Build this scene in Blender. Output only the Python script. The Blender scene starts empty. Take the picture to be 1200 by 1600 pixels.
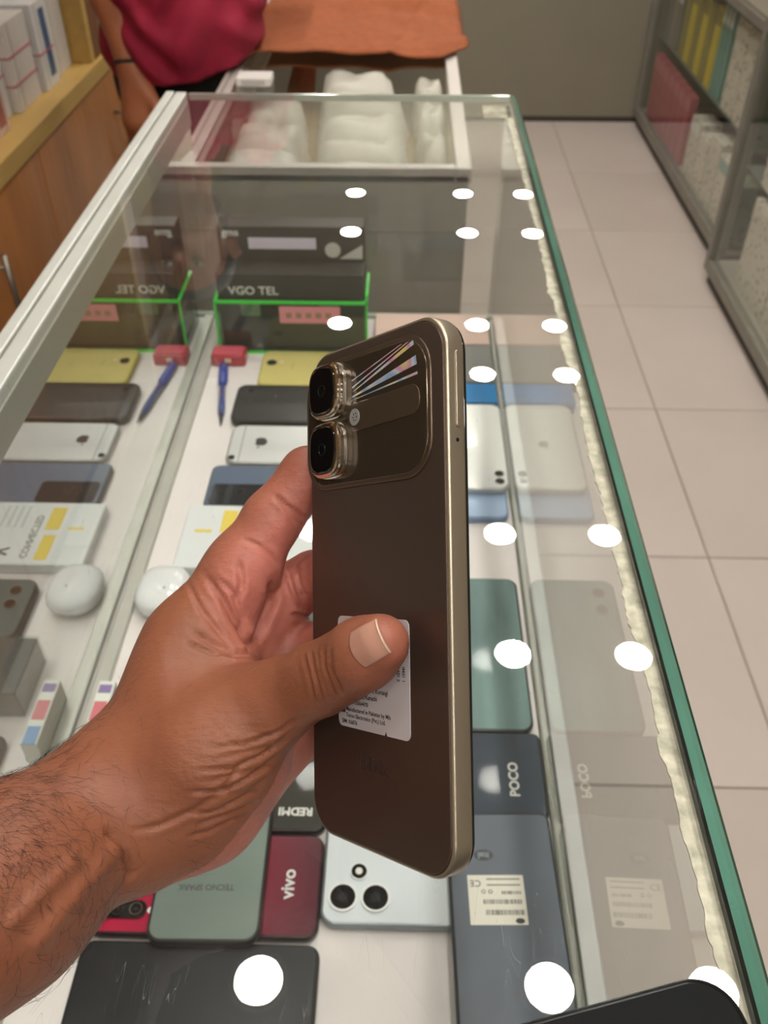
import bpy, bmesh, math, random
import numpy as np
from mathutils import Vector, Matrix

random.seed(7)
rng = np.random.default_rng(7)
scene = bpy.context.scene
COL = scene.collection

# ------------------------------------------------------------------ camera
FPX = 1396.0
PITCH = math.atan(1219.0 / FPX)
YAW = math.atan(45.0 * math.cos(PITCH) / FPX)
CAM = np.array([0.0, 0.0, 1.40])
_hd = np.array([-math.sin(YAW), math.cos(YAW), 0.0])
RIGHT = np.array([math.cos(YAW), math.sin(YAW), 0.0])
FWD = _hd * math.cos(PITCH) - np.array([0, 0, math.sin(PITCH)])
UP = _hd * math.sin(PITCH) + np.array([0, 0, math.cos(PITCH)])

cam_data = bpy.data.cameras.new('camera')
cam = bpy.data.objects.new('camera', cam_data)
COL.objects.link(cam)
m = Matrix.Identity(4)
for i in range(3):
    m[i][0], m[i][1], m[i][2], m[i][3] = RIGHT[i], UP[i], -FWD[i], CAM[i]
cam.matrix_world = m
cam_data.sensor_fit = 'VERTICAL'
cam_data.sensor_height = 36.0
cam_data.lens = FPX / 1600.0 * 36.0
cam_data.clip_start = 0.01
cam_data.dof.use_dof = True
cam_data.dof.focus_distance = 0.285
cam_data.dof.aperture_fstop = 21.0
scene.camera = cam

# ------------------------------------------------------------------ world and exposure
world = bpy.data.worlds.new('world')
scene.world = world
world.use_nodes = True
world.node_tree.nodes['Background'].inputs[0].default_value = (0.9, 0.95, 1.0, 1)
world.node_tree.nodes['Background'].inputs[1].default_value = 0.02
scene.view_settings.view_transform = 'Standard'
scene.view_settings.look = 'None'
scene.view_settings.gamma = 1.0
scene.view_settings.use_curve_mapping = False
scene.view_settings.exposure = 0.22
LAMP_STRENGTH = 150.0
LAMP_COLOR = (1.0, 0.95, 0.89)

# ------------------------------------------------------------------ materials
def lin(c):
    if isinstance(c, str):
        c = [int(c[i:i + 2], 16) / 255 for i in (0, 2, 4)]
    return tuple((v / 12.92 if v <= 0.04045 else ((v + 0.055) / 1.055) ** 2.4) for v in c) + (1.0,)

MATS = {}
def mat(name, color, rough=0.5, metal=0.0, coat=0.0, vary=0.0, vscale=40.0, bump=0.0, bscale=200.0,
        spec=0.5, color2=None, stretch=None, emit=0.0, sss=0.0):
    if name in MATS:
        return MATS[name]
    mt = bpy.data.materials.new(name)
    mt.use_nodes = True
    nt = mt.node_tree
    b = nt.nodes['Principled BSDF']
    c = lin(color)
    b.inputs['Base Color'].default_value = c
    b.inputs['Roughness'].default_value = rough
    b.inputs['Metallic'].default_value = metal
    b.inputs['Coat Weight'].default_value = coat
    b.inputs['Coat Roughness'].default_value = 0.04
    b.inputs['Specular IOR Level'].default_value = spec
    if sss:
        b.inputs['Subsurface Weight'].default_value = sss
        b.inputs['Subsurface Radius'].default_value = (0.004, 0.0018, 0.001)
        b.inputs['Subsurface Scale'].default_value = 1.0
    if emit:
        b.inputs['Emission Color'].default_value = c
        b.inputs['Emission Strength'].default_value = emit
    co = nt.nodes.new('ShaderNodeTexCoord')
    vec = co.outputs['Object']
    if stretch:
        mp = nt.nodes.new('ShaderNodeMapping')
        mp.inputs['Scale'].default_value = stretch
        nt.links.new(vec, mp.inputs['Vector'])
        vec = mp.outputs['Vector']
    if vary or color2:
        n = nt.nodes.new('ShaderNodeTexNoise')
        n.inputs['Scale'].default_value = vscale
        n.inputs['Detail'].default_value = 5
        nt.links.new(vec, n.inputs['Vector'])
        mx = nt.nodes.new('ShaderNodeMix')
        mx.data_type = 'RGBA'
        rp = nt.nodes.new('ShaderNodeValToRGB')
        rp.color_ramp.elements[0].position = 0.3
        rp.color_ramp.elements[1].position = 0.7
        nt.links.new(n.outputs['Fac'], rp.inputs['Fac'])
        nt.links.new(rp.outputs['Color'], mx.inputs['Factor'])
        if color2:
            c2 = lin(color2)
            mx.inputs['A'].default_value = c
        else:
            mx.inputs['A'].default_value = tuple(max(0, v * (1 - vary)) for v in c[:3]) + (1,)
            c2 = tuple(min(1, v * (1 + vary)) for v in c[:3]) + (1,)
        mx.inputs['B'].default_value = c2
        nt.links.new(mx.outputs['Result'], b.inputs['Base Color'])
    if bump:
        n2 = nt.nodes.new('ShaderNodeTexNoise')
        n2.inputs['Scale'].default_value = bscale
        n2.inputs['Detail'].default_value = 4
        nt.links.new(vec, n2.inputs['Vector'])
        bp = nt.nodes.new('ShaderNodeBump')
        bp.inputs['Strength'].default_value = bump
        bp.inputs['Distance'].default_value = 0.001
        nt.links.new(n2.outputs['Fac'], bp.inputs['Height'])
        nt.links.new(bp.outputs['Normal'], b.inputs['Normal'])
    MATS[name] = mt
    return mt

def glass_mat(name, tint, gain=1.8, floor_refl=0.0, rough=0.0, haze=0.0, scratch=False):
    """Thin architectural pane: tinted transmission plus Fresnel mirror on the outward faces."""
    mt = bpy.data.materials.new(name)
    mt.use_nodes = True
    nt = mt.node_tree
    nt.nodes.clear()
    out = nt.nodes.new('ShaderNodeOutputMaterial')
    tr = nt.nodes.new('ShaderNodeBsdfTransparent')
    tr.inputs['Color'].default_value = lin(tint)
    gl = nt.nodes.new('ShaderNodeBsdfGlossy')
    gl.inputs['Roughness'].default_value = rough
    gl.inputs['Color'].default_value = (0.97, 1.0, 0.985, 1)
    fr = nt.nodes.new('ShaderNodeFresnel')
    fr.inputs['IOR'].default_value = 1.5
    mul = nt.nodes.new('ShaderNodeMath'); mul.operation = 'MULTIPLY_ADD'
    mul.inputs[1].default_value = gain
    mul.inputs[2].default_value = floor_refl
    mul.use_clamp = True
    nt.links.new(fr.outputs[0], mul.inputs[0])
    ge = nt.nodes.new('ShaderNodeNewGeometry')
    inv = nt.nodes.new('ShaderNodeMath'); inv.operation = 'SUBTRACT'
    inv.inputs[0].default_value = 1.0
    nt.links.new(ge.outputs['Backfacing'], inv.inputs[1])
    m2 = nt.nodes.new('ShaderNodeMath'); m2.operation = 'MULTIPLY'
    nt.links.new(mul.outputs[0], m2.inputs[0])
    nt.links.new(inv.outputs[0], m2.inputs[1])
    mix = nt.nodes.new('ShaderNodeMixShader')
    nt.links.new(m2.outputs[0], mix.inputs[0])
    nt.links.new(tr.outputs[0], mix.inputs[1])
    nt.links.new(gl.outputs[0], mix.inputs[2])
    last = mix.outputs[0]
    if haze:
        df = nt.nodes.new('ShaderNodeBsdfDiffuse')
        df.inputs['Color'].default_value = (0.75, 0.8, 0.77, 1)
        hz = nt.nodes.new('ShaderNodeMath'); hz.operation = 'MULTIPLY'
        hz.inputs[0].default_value = haze
        nt.links.new(inv.outputs[0], hz.inputs[1])
        fac = hz.outputs[0]
        if scratch:
            co = nt.nodes.new('ShaderNodeTexCoord')
            tot = fac
            for k, (rz, sx, sy) in enumerate(((0.4, 60, 5), (-0.7, 45, 4), (1.3, 70, 6))):
                mp = nt.nodes.new('ShaderNodeMapping')
                mp.inputs['Rotation'].default_value = (0, 0, rz)
                mp.inputs['Scale'].default_value = (sx, sy, 1)
                nt.links.new(co.outputs['Object'], mp.inputs['Vector'])
                no = nt.nodes.new('ShaderNodeTexNoise')
                no.inputs['Scale'].default_value = 3.0
                no.inputs['Detail'].default_value = 1
                nt.links.new(mp.outputs[0], no.inputs['Vector'])
                a = nt.nodes.new('ShaderNodeMath'); a.operation = 'SUBTRACT'
                a.inputs[1].default_value = 0.5
                nt.links.new(no.outputs['Fac'], a.inputs[0])
                ab = nt.nodes.new('ShaderNodeMath'); ab.operation = 'ABSOLUTE'
                nt.links.new(a.outputs[0], ab.inputs[0])
                lt = nt.nodes.new('ShaderNodeMath'); lt.operation = 'LESS_THAN'
                lt.inputs[1].default_value = 0.0016
                nt.links.new(ab.outputs[0], lt.inputs[0])
                pn = nt.nodes.new('ShaderNodeTexNoise')
                pn.inputs['Scale'].default_value = 14.0 + 5 * k
                nt.links.new(co.outputs['Object'], pn.inputs['Vector'])
                gt = nt.nodes.new('ShaderNodeMath'); gt.operation = 'GREATER_THAN'
                gt.inputs[1].default_value = 0.60
                nt.links.new(pn.outputs['Fac'], gt.inputs[0])
                mm = nt.nodes.new('ShaderNodeMath'); mm.operation = 'MULTIPLY'
                nt.links.new(lt.outputs[0], mm.inputs[0]); nt.links.new(gt.outputs[0], mm.inputs[1])
                m3 = nt.nodes.new('ShaderNodeMath'); m3.operation = 'MULTIPLY_ADD'
                m3.inputs[1].default_value = 0.13
                nt.links.new(mm.outputs[0], m3.inputs[0]); nt.links.new(tot, m3.inputs[2])
                tot = m3.outputs[0]
            fac = tot
        mh = nt.nodes.new('ShaderNodeMixShader')
        nt.links.new(fac, mh.inputs[0])
        nt.links.new(last, mh.inputs[1])
        nt.links.new(df.outputs[0], mh.inputs[2])
        last = mh.outputs[0]
    nt.links.new(last, out.inputs['Surface'])
    MATS[name] = mt
    return mt

def emission_mat(name, color, strength):
    mt = bpy.data.materials.new(name)
    mt.use_nodes = True
    nt = mt.node_tree
    nt.nodes.clear()
    o = nt.nodes.new('ShaderNodeOutputMaterial')
    e = nt.nodes.new('ShaderNodeEmission')
    e.inputs[0].default_value = tuple(color) + (1,)
    e.inputs[1].default_value = strength
    nt.links.new(e.outputs[0], o.inputs[0])
    return mt

# ------------------------------------------------------------------ mesh helpers
def make_mesh(verts, faces, smooth=False):
    me = bpy.data.meshes.new('mesh')
    me.from_pydata([tuple(v) for v in verts], [], [tuple(f) for f in faces])
    me.validate()
    me.update()
    if smooth:
        me.shade_smooth()
    return me

def bm_mesh(bm, smooth=False):
    bmesh.ops.recalc_face_normals(bm, faces=bm.faces)
    me = bpy.data.meshes.new('mesh')
    bm.to_mesh(me)
    bm.free()
    if smooth:
        me.shade_smooth()
    return me

def obj(name, me, mt=None, parent=None, loc=None, rot=None):
    o = bpy.data.objects.new(name, me)
    COL.objects.link(o)
    if mt is not None and me is not None:
        for q in (mt if isinstance(mt, (list, tuple)) else [mt]):
            me.materials.append(q)
    if parent is not None:
        o.parent = parent
    if loc is not None:
        o.location = loc
    if rot is not None:
        o.rotation_euler = rot
    return o

def tag(o, label, cat, group=None):
    o['label'] = label
    o['category'] = cat
    if group:
        o['group'] = group
    return o

def thing(name, label, cat, loc=(0, 0, 0), rot=(0, 0, 0), group=None):
    o = bpy.data.objects.new(name, None)
    o.empty_display_size = 0.02
    COL.objects.link(o)
    o.location = loc
    o.rotation_euler = rot
    return tag(o, label, cat, group)

def structure(o):
    o['kind'] = 'structure'
    return o

def dup(root, loc=None, rot=None, label=None, group=None):
    r = root.copy(); COL.objects.link(r)
    if loc is not None: r.location = loc
    if rot is not None: r.rotation_euler = rot
    if label: r['label'] = label
    if group: r['group'] = group
    for ch in list(root.children):
        c = ch.copy(); COL.objects.link(c); c.parent = r
        for g in list(ch.children):
            d = g.copy(); COL.objects.link(d); d.parent = c
    return r

def box(x0, x1, y0, y1, z0, z1, bev=0.0, seg=2):
    bm = bmesh.new()
    bmesh.ops.create_cube(bm, size=1.0)
    for v in bm.verts:
        v.co = Vector((x0 + (v.co.x + .5) * (x1 - x0), y0 + (v.co.y + .5) * (y1 - y0), z0 + (v.co.z + .5) * (z1 - z0)))
    if bev:
        bmesh.ops.bevel(bm, geom=list(bm.edges), offset=bev, segments=seg, affect='EDGES', profile=0.5)
    return bm_mesh(bm)

def boxes(lst):
    vs, fs = [], []
    for (x0, x1, y0, y1, z0, z1) in lst:
        b = len(vs)
        vs += [(x0, y0, z0), (x1, y0, z0), (x1, y1, z0), (x0, y1, z0), (x0, y0, z1), (x1, y0, z1), (x1, y1, z1), (x0, y1, z1)]
        fs += [tuple(b + i for i in f) for f in ((3, 2, 1, 0), (4, 5, 6, 7), (0, 1, 5, 4), (1, 2, 6, 5), (2, 3, 7, 6), (3, 0, 4, 7))]
    return make_mesh(vs, fs)

def rr_outline(W, L, r, n=8):
    pts = []
    for cxs, cys, a0 in ((1, 1, 0), (-1, 1, 90), (-1, -1, 180), (1, -1, 270)):
        for i in range(n + 1):
            a = math.radians(a0 + 90 * i / n)
            pts.append((cxs * (W / 2 - r) + r * math.cos(a), cys * (L / 2 - r) + r * math.sin(a)))
    return pts

def ring_slab(rings):
    """rings: list of equal-length outlines [(x,y,z)...] from bottom to top; caps both ends."""
    n = len(rings[0])
    vs = [p for r in rings for p in r]
    fs = [tuple(reversed(range(n)))]
    for k in range(len(rings) - 1):
        for i in range(n):
            j = (i + 1) % n
            fs.append((k * n + i, k * n + j, (k + 1) * n + j, (k + 1) * n + i))
    fs.append(tuple((len(rings) - 1) * n + i for i in range(n)))
    return make_mesh(vs, fs, True)

def slab(W, L, z0, z1, r, bev=0.001, n=8, seg=3):
    rings = []
    for i in range(seg + 1):
        a = math.pi / 2 * i / seg
        ins = bev * (1 - math.sin(a)); z = z0 + bev * (1 - math.cos(a))
        rings.append([(x, y, z) for x, y in rr_outline(W - 2 * ins, L - 2 * ins, max(r - ins, 1e-5), n)])
    for i in range(seg + 1):
        a = math.pi / 2 * i / seg
        ins = bev * (1 - math.cos(a)); z = z1 - bev * (1 - math.sin(a))
        rings.append([(x, y, z) for x, y in rr_outline(W - 2 * ins, L - 2 * ins, max(r - ins, 1e-5), n)])
    me = ring_slab(rings)
    flat_caps(me)
    return me

def flat_caps(me):
    for p in me.polygons:
        if len(p.vertices) > 4:
            p.use_smooth = False
    # sharp edges so the flat caps shade flat
    em = {}
    for p in me.polygons:
        for ek in p.edge_keys:
            em.setdefault(ek, []).append(p.normal.copy())
    for e in me.edges:
        ns = em.get(tuple(sorted(e.vertices)), [])
        if len(ns) == 2 and ns[0].dot(ns[1]) < 0.6:
            e.use_edge_sharp = True

def disc(r, z0, z1, bev=0.0, n=28):
    bev = max(bev, 1e-5)
    rings = []
    for rr, z in ((r, z0), (r, z1 - bev), (r - bev, z1)):
        rings.append([(rr * math.cos(2 * math.pi * i / n), rr * math.sin(2 * math.pi * i / n), z) for i in range(n)])
    me = ring_slab(rings)
    flat_caps(me)
    return me

def annulus(r0, r1, z0, z1, n=32):
    vs, fs = [], []
    for i in range(n):
        a = 2 * math.pi * i / n
        c, s = math.cos(a), math.sin(a)
        vs += [(r0 * c, r0 * s, z0), (r1 * c, r1 * s, z0), (r1 * c, r1 * s, z1), (r0 * c, r0 * s, z1)]
    for i in range(n):
        j = (i + 1) % n
        for k in range(4):
            l = (k + 1) % 4
            fs.append((i * 4 + k, i * 4 + l, j * 4 + l, j * 4 + k))
    bm = bmesh.new()
    me = make_mesh(vs, fs)
    bm.from_mesh(me)
    bpy.data.meshes.remove(me)
    return bm_mesh(bm)

def tube(pts, rad, n=8, closed_ends=True):
    """tapered tube through pts; rad scalar or list."""
    pts = [np.array(p, float) for p in pts]
    if not hasattr(rad, '__len__'):
        rad = [rad] * len(pts)
    vs, fs = [], []
    ref = np.array([0.13, 0.21, 0.97])
    for i, p in enumerate(pts):
        t = pts[min(i + 1, len(pts) - 1)] - pts[max(i - 1, 0)]
        t = t / (np.linalg.norm(t) + 1e-12)
        a = np.cross(t, ref); 
        if np.linalg.norm(a) < 0.05: a = np.cross(t, np.array([1, 0, 0.0]))
        a /= np.linalg.norm(a)
        b = np.cross(t, a)
        for k in range(n):
            an = 2 * math.pi * k / n
            vs.append(p + rad[i] * (math.cos(an) * a + math.sin(an) * b))
    for i in range(len(pts) - 1):
        for k in range(n):
            l = (k + 1) % n
            fs.append((i * n + k, i * n + l, (i + 1) * n + l, (i + 1) * n + k))
    if closed_ends:
        fs.append(tuple(reversed(range(n))))
        fs.append(tuple((len(pts) - 1) * n + k for k in range(n)))
    bm = bmesh.new()
    me = make_mesh(vs, fs)
    bm.from_mesh(me); bpy.data.meshes.remove(me)
    return bm_mesh(bm, True)

def text_mesh(body, size, depth=0.00008, bold=0.0, align='CENTER', shear=0.0, space=1.0):
    cu = bpy.data.curves.new('text', 'FONT')
    cu.body = body
    cu.size = size
    cu.extrude = depth
    cu.offset = bold
    cu.align_x = align
    cu.align_y = 'CENTER'
    cu.shear = shear
    cu.space_character = space
    cu.resolution_u = 3
    o = bpy.data.objects.new('text', cu)
    COL.objects.link(o)
    dg = bpy.context.evaluated_depsgraph_get()
    me = bpy.data.meshes.new_from_object(o.evaluated_get(dg))
    bpy.data.objects.remove(o)
    bpy.data.curves.remove(cu)
    return me

def polygon_slab(pts, z0, z1):
    bm = bmesh.new()
    vs = [bm.verts.new((x, y, z0)) for x, y in pts]
    f = bm.faces.new(vs)
    r = bmesh.ops.extrude_face_region(bm, geom=[f])
    for v in r['geom']:
        if isinstance(v, bmesh.types.BMVert):
            v.co.z = z1
    bmesh.ops.triangulate(bm, faces=[f for f in bm.faces if len(f.verts) > 4])
    return bm_mesh(bm)

# ------------------------------------------------------------------ surface nets (smooth bodies)
def cone_sdf(P, a, b, ra, rb):
    a = np.asarray(a, np.float32); b = np.asarray(b, np.float32)
    ba = b - a
    l2 = float(ba @ ba) + 1e-12
    t = np.clip(((P - a) @ ba) / l2, 0, 1)
    d = P - a - t[..., None] * ba
    return np.sqrt((d * d).sum(-1)) - (ra + t * (rb - ra))

def smin(a, b, k):
    h = np.maximum(k - np.abs(a - b), 0) / k
    return np.minimum(a, b) - h * h * k * 0.25

class Field:
    def __init__(self, lo, hi, h):
        self.lo = np.array(lo, np.float32); self.h = h
        self.n = (np.ceil((np.array(hi) - np.array(lo)) / h).astype(int) + 1)
        self.F = np.full(self.n, 1.0, np.float32)
    def sub(self, a, b, r):
        mn = np.minimum(a, b) - r; mx = np.maximum(a, b) + r
        i0 = np.clip(((mn - self.lo) / self.h).astype(int), 0, self.n - 1)
        i1 = np.clip(((mx - self.lo) / self.h).astype(int) + 2, 1, self.n)
        sl = tuple(slice(p, q) for p, q in zip(i0, i1))
        ax = [self.lo[k] + self.h * np.arange(i0[k], i1[k], dtype=np.float32) for k in range(3)]
        P = np.stack(np.meshgrid(*ax, indexing='ij'), -1)
        return sl, P
    def add(self, a, b, ra, rb, k):
        a = np.array(a, float); b = np.array(b, float)
        sl, P = self.sub(a, b, max(ra, rb) + k + 4 * self.h)
        if P.size:
            self.F[sl] = smin(self.F[sl], cone_sdf(P, a, b, ra, rb).astype(np.float32), k)

def surface_nets(F, lo, h, smooth_it=2):
    S = F < 0
    nx, ny, nz = F.shape
    c = np.zeros((nx - 1, ny - 1, nz - 1), np.int8)
    for dx in (0, 1):
        for dy in (0, 1):
            for dz in (0, 1):
                c += S[dx:nx - 1 + dx, dy:ny - 1 + dy, dz:nz - 1 + dz]
    act = (c > 0) & (c < 8)
    ijk = np.argwhere(act)
    idx = np.full(act.shape, -1, np.int64)
    idx[tuple(ijk.T)] = np.arange(len(ijk))
    corners = [(x, y, z) for x in (0, 1) for y in (0, 1) for z in (0, 1)]
    val = np.stack([F[ijk[:, 0] + x, ijk[:, 1] + y, ijk[:, 2] + z] for x, y, z in corners], 1)
    pos = np.zeros((len(ijk), 3)); cnt = np.zeros(len(ijk))
    for i in range(8):
        for j in range(i + 1, 8):
            a, b = np.array(corners[i]), np.array(corners[j])
            if np.abs(a - b).sum() != 1: continue
            va, vb = val[:, i], val[:, j]
            cr = (va < 0) != (vb < 0)
            t = np.where(cr, va / np.where(cr, va - vb, 1), 0)
            pos += np.where(cr[:, None], a + t[:, None] * (b - a), 0)
            cnt += cr
    V = (ijk + pos / cnt[:, None]) * h + np.asarray(lo)
    faces = []
    for ax in range(3):
        o1, o2 = [(1, 2), (2, 0), (0, 1)][ax]
        sl0 = [slice(None)] * 3; sl1 = [slice(None)] * 3
        sl0[ax] = slice(0, -1); sl1[ax] = slice(1, None)
        A, B = S[tuple(sl0)], S[tuple(sl1)]
        e = np.argwhere(A != B)
        ok = (e[:, o1] > 0) & (e[:, o2] > 0) & (e[:, o1] < F.shape[o1] - 1) & (e[:, o2] < F.shape[o2] - 1)
        e = e[ok]
        fl = A[tuple(e.T)]
        q = []
        for d1, d2 in ((-1, -1), (0, -1), (0, 0), (-1, 0)):
            p = e.copy(); p[:, o1] += d1; p[:, o2] += d2
            q.append(idx[tuple(p.T)])
        q = np.stack(q, 1)
        q[~fl] = q[~fl][:, ::-1]
        faces.append(q)
    Q = np.concatenate(faces)
    for _ in range(smooth_it):
        acc = np.zeros_like(V); n = np.zeros(len(V))
        for i in range(4):
            j = (i + 1) % 4
            np.add.at(acc, Q[:, i], V[Q[:, j]]); np.add.at(n, Q[:, i], 1)
            np.add.at(acc, Q[:, j], V[Q[:, i]]); np.add.at(n, Q[:, j], 1)
        V = 0.5 * V + 0.5 * acc / np.maximum(n, 1)[:, None]
    return V, Q

def np_mesh(V, Q):
    me = bpy.data.meshes.new('mesh')
    me.vertices.add(len(V)); me.vertices.foreach_set('co', np.asarray(V, np.float32).ravel())
    me.loops.add(Q.size); me.loops.foreach_set('vertex_index', Q.astype(np.int32).ravel())
    me.polygons.add(len(Q))
    me.polygons.foreach_set('loop_start', (np.arange(len(Q)) * 4).astype(np.int32))
    me.update(calc_edges=True)
    me.validate()
    me.shade_smooth()
    return me

def vert_normals(V, Q):
    n = np.cross(V[Q[:, 2]] - V[Q[:, 0]], V[Q[:, 3]] - V[Q[:, 1]])
    N = np.zeros_like(V)
    for i in range(4):
        np.add.at(N, Q[:, i], n)
    return N / (np.linalg.norm(N, axis=1)[:, None] + 1e-12)

# common materials
ALU = mat('aluminium', 'b9b8b0', rough=0.42, metal=0.55, vary=0.06, vscale=30)
ALU_D = mat('aluminium_grey', '8f8c82', rough=0.5, metal=0.5, vary=0.08, vscale=20)
WHITE = mat('white_laminate', 'd9d5d0', rough=0.45, vary=0.03, vscale=12)
CHROME = mat('chrome', 'e0ddd6', rough=0.08, metal=1.0)
BLACK = mat('black_plastic', '101012', rough=0.35)
BLACKG = mat('black_gloss', '0c0d0f', rough=0.06, coat=0.6)
LENS = mat('lens_glass', '0b0d12', rough=0.05, coat=1.0)
PRINT_W = mat('print_white', 'd8d8d2', rough=0.5)
PRINT_D = mat('print_dark', '1d1d1d', rough=0.6)
SILVERP = mat('print_silver', 'b8bab8', rough=0.3, metal=0.6)

# =================================================================== THE SETTING
X0, X1, Y0, Y1, ZC = -1.22, 1.50, -2.6, 4.46, 2.45
floor = structure(obj('floor', box(X0, X1, Y0, Y1 + .1, -0.06, -0.004), mat('tile_joint', '8d8279', rough=0.9)))
TILE = 0.585
tile_me = box(0, TILE - 0.0035, 0, TILE - 0.0035, -0.012, 0.0, bev=0.0012, seg=1)
tile_mats = [mat('floor_tile_%s' % k, c, rough=0.34, vary=0.04, vscale=3.0, bump=0.05, bscale=60)
             for k, c in (('a', 'c4b8ae'), ('b', 'c1b5ab'), ('c', 'c6bab1'))]
tile_mes = []
for tmx in tile_mats:
    t_ = tile_me.copy(); t_.materials.append(tmx); tile_mes.append(t_)
ix0 = math.floor((X0 - 0.697) / TILE); ix1 = math.ceil((X1 - 0.697) / TILE)
iy0 = math.floor((Y0 - 0.882) / TILE); iy1 = math.ceil((Y1 - 0.882) / TILE)
def cut_box(ix, iy):
    return (max(X0, .697 + ix * TILE), min(X1, .697 + (ix + 1) * TILE - .0035), max(Y0, .882 + iy * TILE), min(Y1, .882 + (iy + 1) * TILE - .0035))
for ix in range(ix0, ix1):
    for iy in range(iy0, iy1):
        a, b, c, d = cut_box(ix, iy)
        if b - a < 0.02 or d - c < 0.02: continue
        k = random.randrange(3)
        if b - a > TILE - .005 and d - c > TILE - .005:
            obj('tile', tile_mes[k], None, floor, loc=(a, c, 0))
        else:
            obj('tile', box(a, b, c, d, -0.012, 0.0, bev=0.0012, seg=1), tile_mats[k], floor)
structure(obj('wall_back', box(X0, X1, Y1, Y1 + .1, 0, ZC), mat('grey_board', '8a8473', rough=0.6, vary=0.03, vscale=6)))
structure(obj('baseboard_back', box(X0, X1, Y1 - .006, Y1, 0, .022), mat('dark_skirting', '3c382f', rough=0.6)))
structure(obj('wall_left', box(X0 - .1, X0, Y0, Y1, 0, ZC), mat('warm_wall', 'a68f70', rough=0.7, vary=0.03, vscale=5)))
structure(obj('wall_right', box(X1, X1 + .1, Y0, Y1, 0, ZC), mat('drab_wall', '8b8474', rough=0.7, vary=0.03, vscale=5)))
structure(obj('wall_front', box(X0, X1, Y0 - .1, Y0, 0, ZC), mat('drab_wall_b', '6f675b', rough=0.7, vary=0.03, vscale=5)))
structure(obj('ceiling', box(X0, X1, Y0, Y1, ZC, ZC + .08), mat('ceiling_paint', 'b9b5ab', rough=0.8, vary=0.02, vscale=5)))

# ceiling downlights
lens_mat = emission_mat('downlight_lens', LAMP_COLOR, LAMP_STRENGTH)
trim_mat = mat('downlight_trim', 'dcd9d2', rough=0.4)
trim_me = annulus(0.0415, 0.053, -0.006, 0.0)
trim_me.materials.append(trim_mat)
lens_me = disc(0.0415, -0.004, 0.002)
lens_me.materials.append(lens_mat)
first = None
for lx in (-0.238, 0.2755, 0.563):
    for ly in (4.23, 3.785, 2.975, 2.635, 1.823, 1.397, 0.641, 0.20, -0.52, -0.96, -1.70, -2.15):
        if first is None:
            first = thing('downlight', 'round white recessed ceiling downlight glowing', 'downlight', (lx, ly, ZC), group='ceiling downlights')
            obj('trim_ring', trim_me, None, first)
            obj('lens', lens_me, None, first)
        else:
            dup(first, (lx, ly, ZC))

# =================================================================== MAIN GLASS COUNTER
ZT, ZB = 1.09, 0.81           # glass top, display floor
CXL, CXR, CY0, CY1 = -0.275, 0.126, -0.06, 1.075
DOORX = -0.2505
counter = thing('display_counter', 'long glass-topped display counter with green glass edge and aluminium side rail', 'counter', (0, 0, 0))
g_top = glass_mat('counter_top_glass', 'fdfefd', gain=1.5, haze=0.012, scratch=True)
g_front = glass_mat('counter_front_glass', 'fcfdfc', gain=0.95, floor_refl=0.02)
g_door = glass_mat('counter_door_glass', 'eceeec', gain=1.6, floor_refl=0.36)
g_end = glass_mat('counter_end_glass', 'fcfdfc', gain=1.1)
g_edge = mat('green_glass_edge', '1b4636', rough=0.12, vary=0.35, vscale=18, coat=0.8, stretch=(1, 0.3, 1))
g_edge2 = mat('pale_glass_edge', '4d7868', rough=0.15, vary=0.25, vscale=25, coat=0.8, stretch=(1, 0.3, 1))
obj('glass_top', box(DOORX + .001, 0.1175, CY0, CY1, ZT - .008, ZT), g_top, counter)
# polished green edge: rounded facets along the customer side
prof = [(0.1175, ZT), (0.1212, ZT - .0008), (0.1240, ZT - .0026), (0.1258, ZT - .0048), (0.1262, ZT - .0066), (0.1240, ZT - .0085), (0.1175, ZT - .0085)]
for k, (nm, sel, mt) in enumerate((('glass_edge', (0, 1, 2), g_edge2), ('glass_edge', (2, 3, 4, 5, 6, 0), g_edge))):
    pp = [prof[i] for i in sel] if k else [prof[0], prof[1], prof[2], (0.1240, ZT - .004), (0.1175, ZT - .004)]
    n = len(pp); ys = np.linspace(CY0, CY1, 40)
    vs = [(x, y, z) for y in ys for x, z in pp]
    fs = []
    for i in range(len(ys) - 1):
        for j in range(n):
            l = (j + 1) % n
            fs.append((i * n + j, i * n + l, (i + 1) * n + l, (i + 1) * n + j))
    fs += [tuple(range(n)), tuple((len(ys) - 1) * n + j for j in reversed(range(n)))]
    bm = bmesh.new(); t_ = make_mesh(vs, fs); bm.from_mesh(t_); bpy.data.meshes.remove(t_)
    obj('glass_edge', bm_mesh(bm), mt, counter)
# far edge of the top pane
obj('glass_edge', box(DOORX + .001, 0.1175, CY1, CY1 + .0035, ZT - .008, ZT - .0004, bev=.001), mat('far_glass_edge', '9aa79b', rough=0.15, coat=0.6, vary=.2, vscale=15), counter)
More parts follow.
